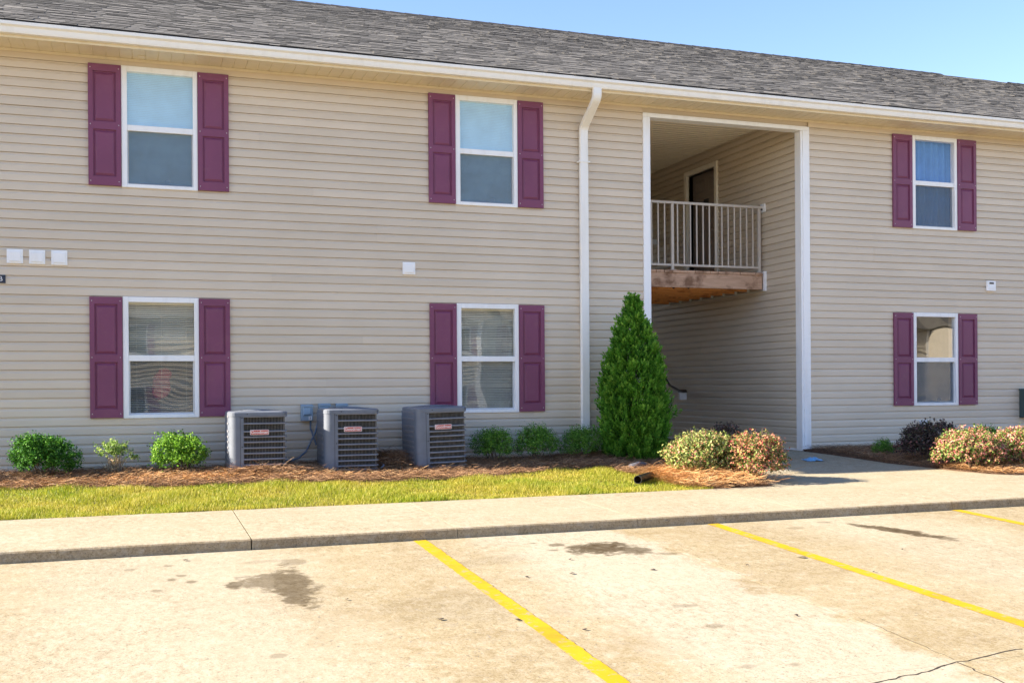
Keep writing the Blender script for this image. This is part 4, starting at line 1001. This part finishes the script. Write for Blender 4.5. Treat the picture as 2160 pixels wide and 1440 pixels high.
shrub(11.38,-2.82,-1.165,.47,.38,.51,6000,LG_RY,.038,'pink and yellow shrub cut by the right edge of the photo',group='shrubs of the right bed',aspect=.5,seed=34,twigs=12,lump=.22,z0=.05)
shrub(12.35,-1.10,-1.08,.28,.22,.37,2200,LG_B,.034,'bright green shrub by the white outlet behind the pink shrubs',group='shrubs of the right bed',seed=35)

# ------------------------------------------------------------------ tall conifer by the breezeway
AR = m_leaf('arborvitae_spray', [(0,(.012,.045,.006)),(.4,(.048,.15,.012)),(.75,(.11,.25,.028)),(1,(.22,.37,.06))], .3, .6, .2, True)
def arborvitae(x,y,z,H,RM,label):
    t = tag(empty('arborvitae',(x,y,z)), label, 'conifer')
    def prof(f):                                # radius at height fraction f
        xs_ = [0,.04,.15,.32,.5,.68,.82,.92,1.0]; ys_ = [.72,.86,.97,1.0,.90,.66,.41,.21,.04]
        return np.interp(f,xs_,ys_)*RM
    nc = 3000
    f = rng.uniform(0,1,nc*3); keep = rng.uniform(0,1,nc*3) < (prof(f)/RM*.9+.1); f = f[keep][:nc]; nc = len(f)
    a = rng.uniform(0,2*np.pi,nc); lum = 1+.07*np.sin(a*5+f*9)+.06*np.sin(a*3-f*14)+rng.normal(0,.075,nc)
    depth = np.where(np.arange(nc) < nc*.72, rng.uniform(.86,1.0,nc), rng.uniform(.45,.86,nc))
    r = prof(f)*lum*depth
    base = np.c_[np.cos(a)*r*.92, np.sin(a)*r*.92, f*(H-.13)+.0]
    out = np.c_[np.cos(a),np.sin(a),np.zeros(nc)]
    d = out*rng.uniform(.2,.7,nc)[:,None]+np.array([0,0,1.])+rng.normal(0,.22,(nc,3)); d /= np.linalg.norm(d,axis=1)[:,None]
    L = rng.uniform(.09,.22,nc)*(1-.3*f)
    ct = rng.uniform(-.28,.22,nc); Vs,Qs,Ts = [],[],[]; off = 0
    per = 30; fanax = np.cross(d, rng.normal(0,1,(nc,3))); fanax /= np.linalg.norm(fanax,axis=1)[:,None]
    for k in range(per):
        u = (k+.5)/per
        sp = .050*math.sin(math.pi*min(1,u*.85+.15))**.8*(1-u*.35)+.003
        q1 = rng.uniform(-1,1,nc)[:,None]; q2 = rng.normal(0,.28,nc)[:,None]; fb = np.cross(d,fanax)
        side = fanax*q1+fb*q2
        c = base + d*(L*u)[:,None] + side*sp
        t2 = d*.9+side*.8; t2 /= np.linalg.norm(t2,axis=1)[:,None]
        w = fanax+rng.normal(0,.5,(nc,3)); w -= t2*(w*t2).sum(1)[:,None]; w /= np.linalg.norm(w,axis=1)[:,None]
        sz = rng.uniform(.017,.030,nc)[:,None]
        V = np.stack([c-t2*sz*.7, c+w*sz*.36, c+t2*sz*.9, c-w*sz*.36],1).reshape(-1,3); i = np.arange(nc)[:,None]*4+off; off += nc*4
        Vs.append(V); Qs.append(i+np.array([0,1,2,3])); Ts.append(np.repeat(np.clip(.25+.5*u+ct+rng.normal(0,.12,nc),0,1),4))
    np_mesh('crown', np.concatenate(Vs), np.concatenate(Qs).reshape(-1,4), AR, t, np.concatenate(Ts))
    b = MB(); b.tube([(0,0,-.1),(0,0,H*.5),(.02,0,H*.93)],[.05,.035,.008],8)
    rr = random.Random(4)
    for q in range(40):
        h_ = rr.uniform(.05,.8)*H; a_ = rr.uniform(0,6.28); R2 = float(prof(h_/H))*.85
        b.tube([(0,0,h_*.85),(R2*.5*math.cos(a_),R2*.5*math.sin(a_),h_*.95),(R2*math.cos(a_),R2*math.sin(a_),h_+.1)],[.012,.008,.003],4)
    b.build('trunk', BARK, t); return t
arborvitae(6.555,-.72,-1.065,2.37,.47,'tall pointed green arborvitae between the downspout and the breezeway')

# a small tree beyond the left end of the block (unseen, added to shade the straw bed)
t = tag(empty('shade_tree',(-6.6,.55,-1.1)), 'unseen tree added past the left end of the block to shade the straw bed', 'tree')
p,d = shrub_points(3800,.75,.7,2.2,.3,.35,.1); p[:,2] += .9; V,Q = leaves(p,d,.07,.5,.9); np_mesh('crown',V,Q,LG_D,t)
b = MB(); b.tube([(0,0,-.1),(0,0,1.2),(.05,0,2.6)],[.06,.045,.015],8); b.build('trunk', BARK, t)

# ------------------------------------------------------------------ small things on the ground
def hollow_pipe(a, c, r0, r1):
    b = MB(); A, C_ = Vector(a), Vector(c); d = (C_-A).normalized(); e = d.cross(Vector((0,0,1))).normalized(); u = e.cross(d); n = 20
    for (pt, r) in ((A,r0),(C_,r0),(C_,r1),(A,r1)):
        for k in range(n): q = pt+e*r*math.cos(2*math.pi*k/n)+u*r*math.sin(2*math.pi*k/n); b.v.append(tuple(q)); b.t.append(.5)
    for s0 in range(4):
        for k in range(n): b.f.append((s0*n+k,s0*n+(k+1)%n,((s0+1)%4)*n+(k+1)%n,((s0+1)%4)*n+k))
    return b
b = hollow_pipe((5.52,-2.93,-1.108),(5.86,-2.60,-1.098),.050,.043)
tag(b.build('drain_pipe', BLACK, smooth=False), 'black plastic drain pipe end poking out of the straw by the grass', 'pipe')
rr = random.Random(8); b = MB(); nx, ny = 12, 6
for i in range(nx+1):
    for j in range(ny+1):
        u, v = i/nx-.5, j/ny-.5; h = .035*max(0,1-(2*u)**2)*max(0,1-(2*v)**2)+rr.uniform(0,.018)*(1-abs(u))
        xx, yy = 9.12+u*.26+v*.04, -1.27+v*.20-u*.08; b.v.append((xx,yy,wz(yy)+.004+h)); b.t.append(.5)
for i in range(nx):
    for j in range(ny): a = i*(ny+1)+j; b.f.append((a,a+ny+1,a+ny+2,a+1))
tag(b.build('blue_wrapper', simple('light_blue_plastic',(.12,.36,.62),.4,.5)), 'crumpled light blue wrapper lying on the shaded walkway', 'litter')
b = MB(); rr = random.Random(2); P = []
b.tube([(6.05,-1.62,-1.06),(6.2,-1.6,-1.045),(6.32,-1.55,-1.05)],[.03,.045,.03],8)
tag(b.build('grey_stone', simple('grey_stone_face',(.10,.10,.12),.8,.2,.3,20), smooth=True), 'smooth grey stone in the straw in front of the tall conifer', 'stone')
LF = simple('dead_leaf_brown', (.055,.042,.038), .8, .2, .3, 40)
leafpx = [(5.0,-6.93,.05,'dark dead leaf lying right of the wide oil stain, largest of the scattered leaves'),(2.20,-8.02,.03,'dark chip lying on the yellow stripe right of the droplet stain'),(1.75,-7.87,.03,None),(3.02,-6.92,.03,None),(3.65,-6.98,.03,None),(2.66,-6.93,.022,None),(4.42,-7.05,.02,None),(5.2,-7.55,.02,None),(2.5,-8.35,.02,None),(3.9,-8.45,.02,None),(.35,-5.6,.03,None),(3.2,-6.45,.022,None),(6.0,-6.9,.02,None),(1.3,-7.2,.02,None)]
LEAFLAB = {2:'dark chip just left of the yellow stripe that ends at the bottom edge',3:'leaf on the pale bay below the left end of the wide oil stain',4:'leaf on the pale bay below the right end of the wide oil stain',
 5:'small leaf right of the first yellow stripe, below the small oil drops',6:'tiny leaf below the largest dead leaf',7:'tiny leaf close to the long yellow stripe, left of it',8:'tiny leaf close to the bottom right of the first yellow stripe',
 9:'tiny leaf by the joint in the middle of the pale bay',10:'leaf near the kerb above the droplet-shaped oil stain',11:'tiny leaf at the lower left rim of the wide oil stain',12:'tiny leaf between the long yellow stripe and the long oil streak',13:'tiny leaf right of the droplet-shaped oil stain tip'}
for i,(x,y,s,lab) in enumerate(leafpx):
    rr = random.Random(i+3); a = rr.uniform(-.5,.5); b = MB(); P = []
    for k in range(7):
        th = 2*math.pi*k/7; r_ = s*(1 if k % 2 else .7)*rr.uniform(.8,1.1); ux,uy = r_*math.cos(th)*1.0, r_*math.sin(th)*.55
        P.append((x+ux*math.cos(a)-uy*math.sin(a), y+ux*math.sin(a)+uy*math.cos(a), lot_z(y)+.003+rr.uniform(.001,.010)))
    b.add(P+[(x,y,lot_z(y)+.014)],[(k,(k+1)%7,7) for k in range(7)])
    tag(b.build('dead_leaf', LF), lab or LEAFLAB[i], 'leaf', 'dead leaves scattered on the parking bays')

# ------------------------------------------------------------------ block across the lot (seen mirrored in the windows)
op = tag(empty('apartment_building'), 'pale clapboard apartment block across the parking lot, behind the viewer', 'building')
OW = simple('pale_far_siding',(.60,.55,.46),.6,.3,.06,2)
yb = -36.0; gz = -2.35
for (x0,x1,yo) in ((-22,4,0),(4,15.5,2.2),(15.5,43.5,0),(43.5,62,2.2)):
    y_ = yb+yo; b = MB(); b.box(x0,x1,y_-10,y_,gz,gz+5.6)
    for k in range(int(5.6/.23)): b.add([(x0+.01,y_+.07,gz+k*.23+.03),(x1-.01,y_+.07,gz+k*.23+.03),(x1-.01,y_+.01,gz+k*.23+.23),(x0+.01,y_+.01,gz+k*.23+.23),(x0+.01,y_,gz+k*.23+.03),(x1-.01,y_,gz+k*.23+.03)],[(0,3,2,1),(0,1,5,4)])
    b.build('wall', OW, op)
    b = MB(); b.box(x0-.02,x0+.30,y_-.1,y_+.08,gz,gz+5.6); b.box(x1-.30,x1+.02,y_-.1,y_+.08,gz,gz+5.6); b.build('corner_post', WHITE, op)
    b = MB(); b.add([(x0-.4,y_+.5,gz+5.6),(x1+.4,y_+.5,gz+5.6),(x1+.4,y_-5,gz+8.0),(x0-.4,y_-5,gz+8.0),(x0-.4,y_-10.5,gz+5.6),(x1+.4,y_-10.5,gz+5.6)],[(0,1,2,3),(3,2,5,4),(0,3,4),(1,5,2)]); b.build('roof', SHING, op)
    xx = x0+2.0
    while xx < x1-1.5:
        for zz in (gz+.9,gz+3.7):
            f = MB(); f.box(xx,xx+.95,y_+.02,y_+.07,zz,zz+1.5); w = f.build('window', WHITE, op)
            g = MB(); g.box(xx+.08,xx+.87,y_+.0705,y_+.08,zz+.08,zz+1.42); g.build('pane', simple('dark_far_pane',(.03,.035,.04),.1) if 'dark_far_pane' not in bpy.data.materials else bpy.data.materials['dark_far_pane'], w)
            for sxx in (xx-.42,xx+.97):
                g = MB(); g.box(sxx,sxx+.40,y_+.02,y_+.06,zz,zz+1.5); g.build('shutter', SHUT, op)
        xx += 3.9
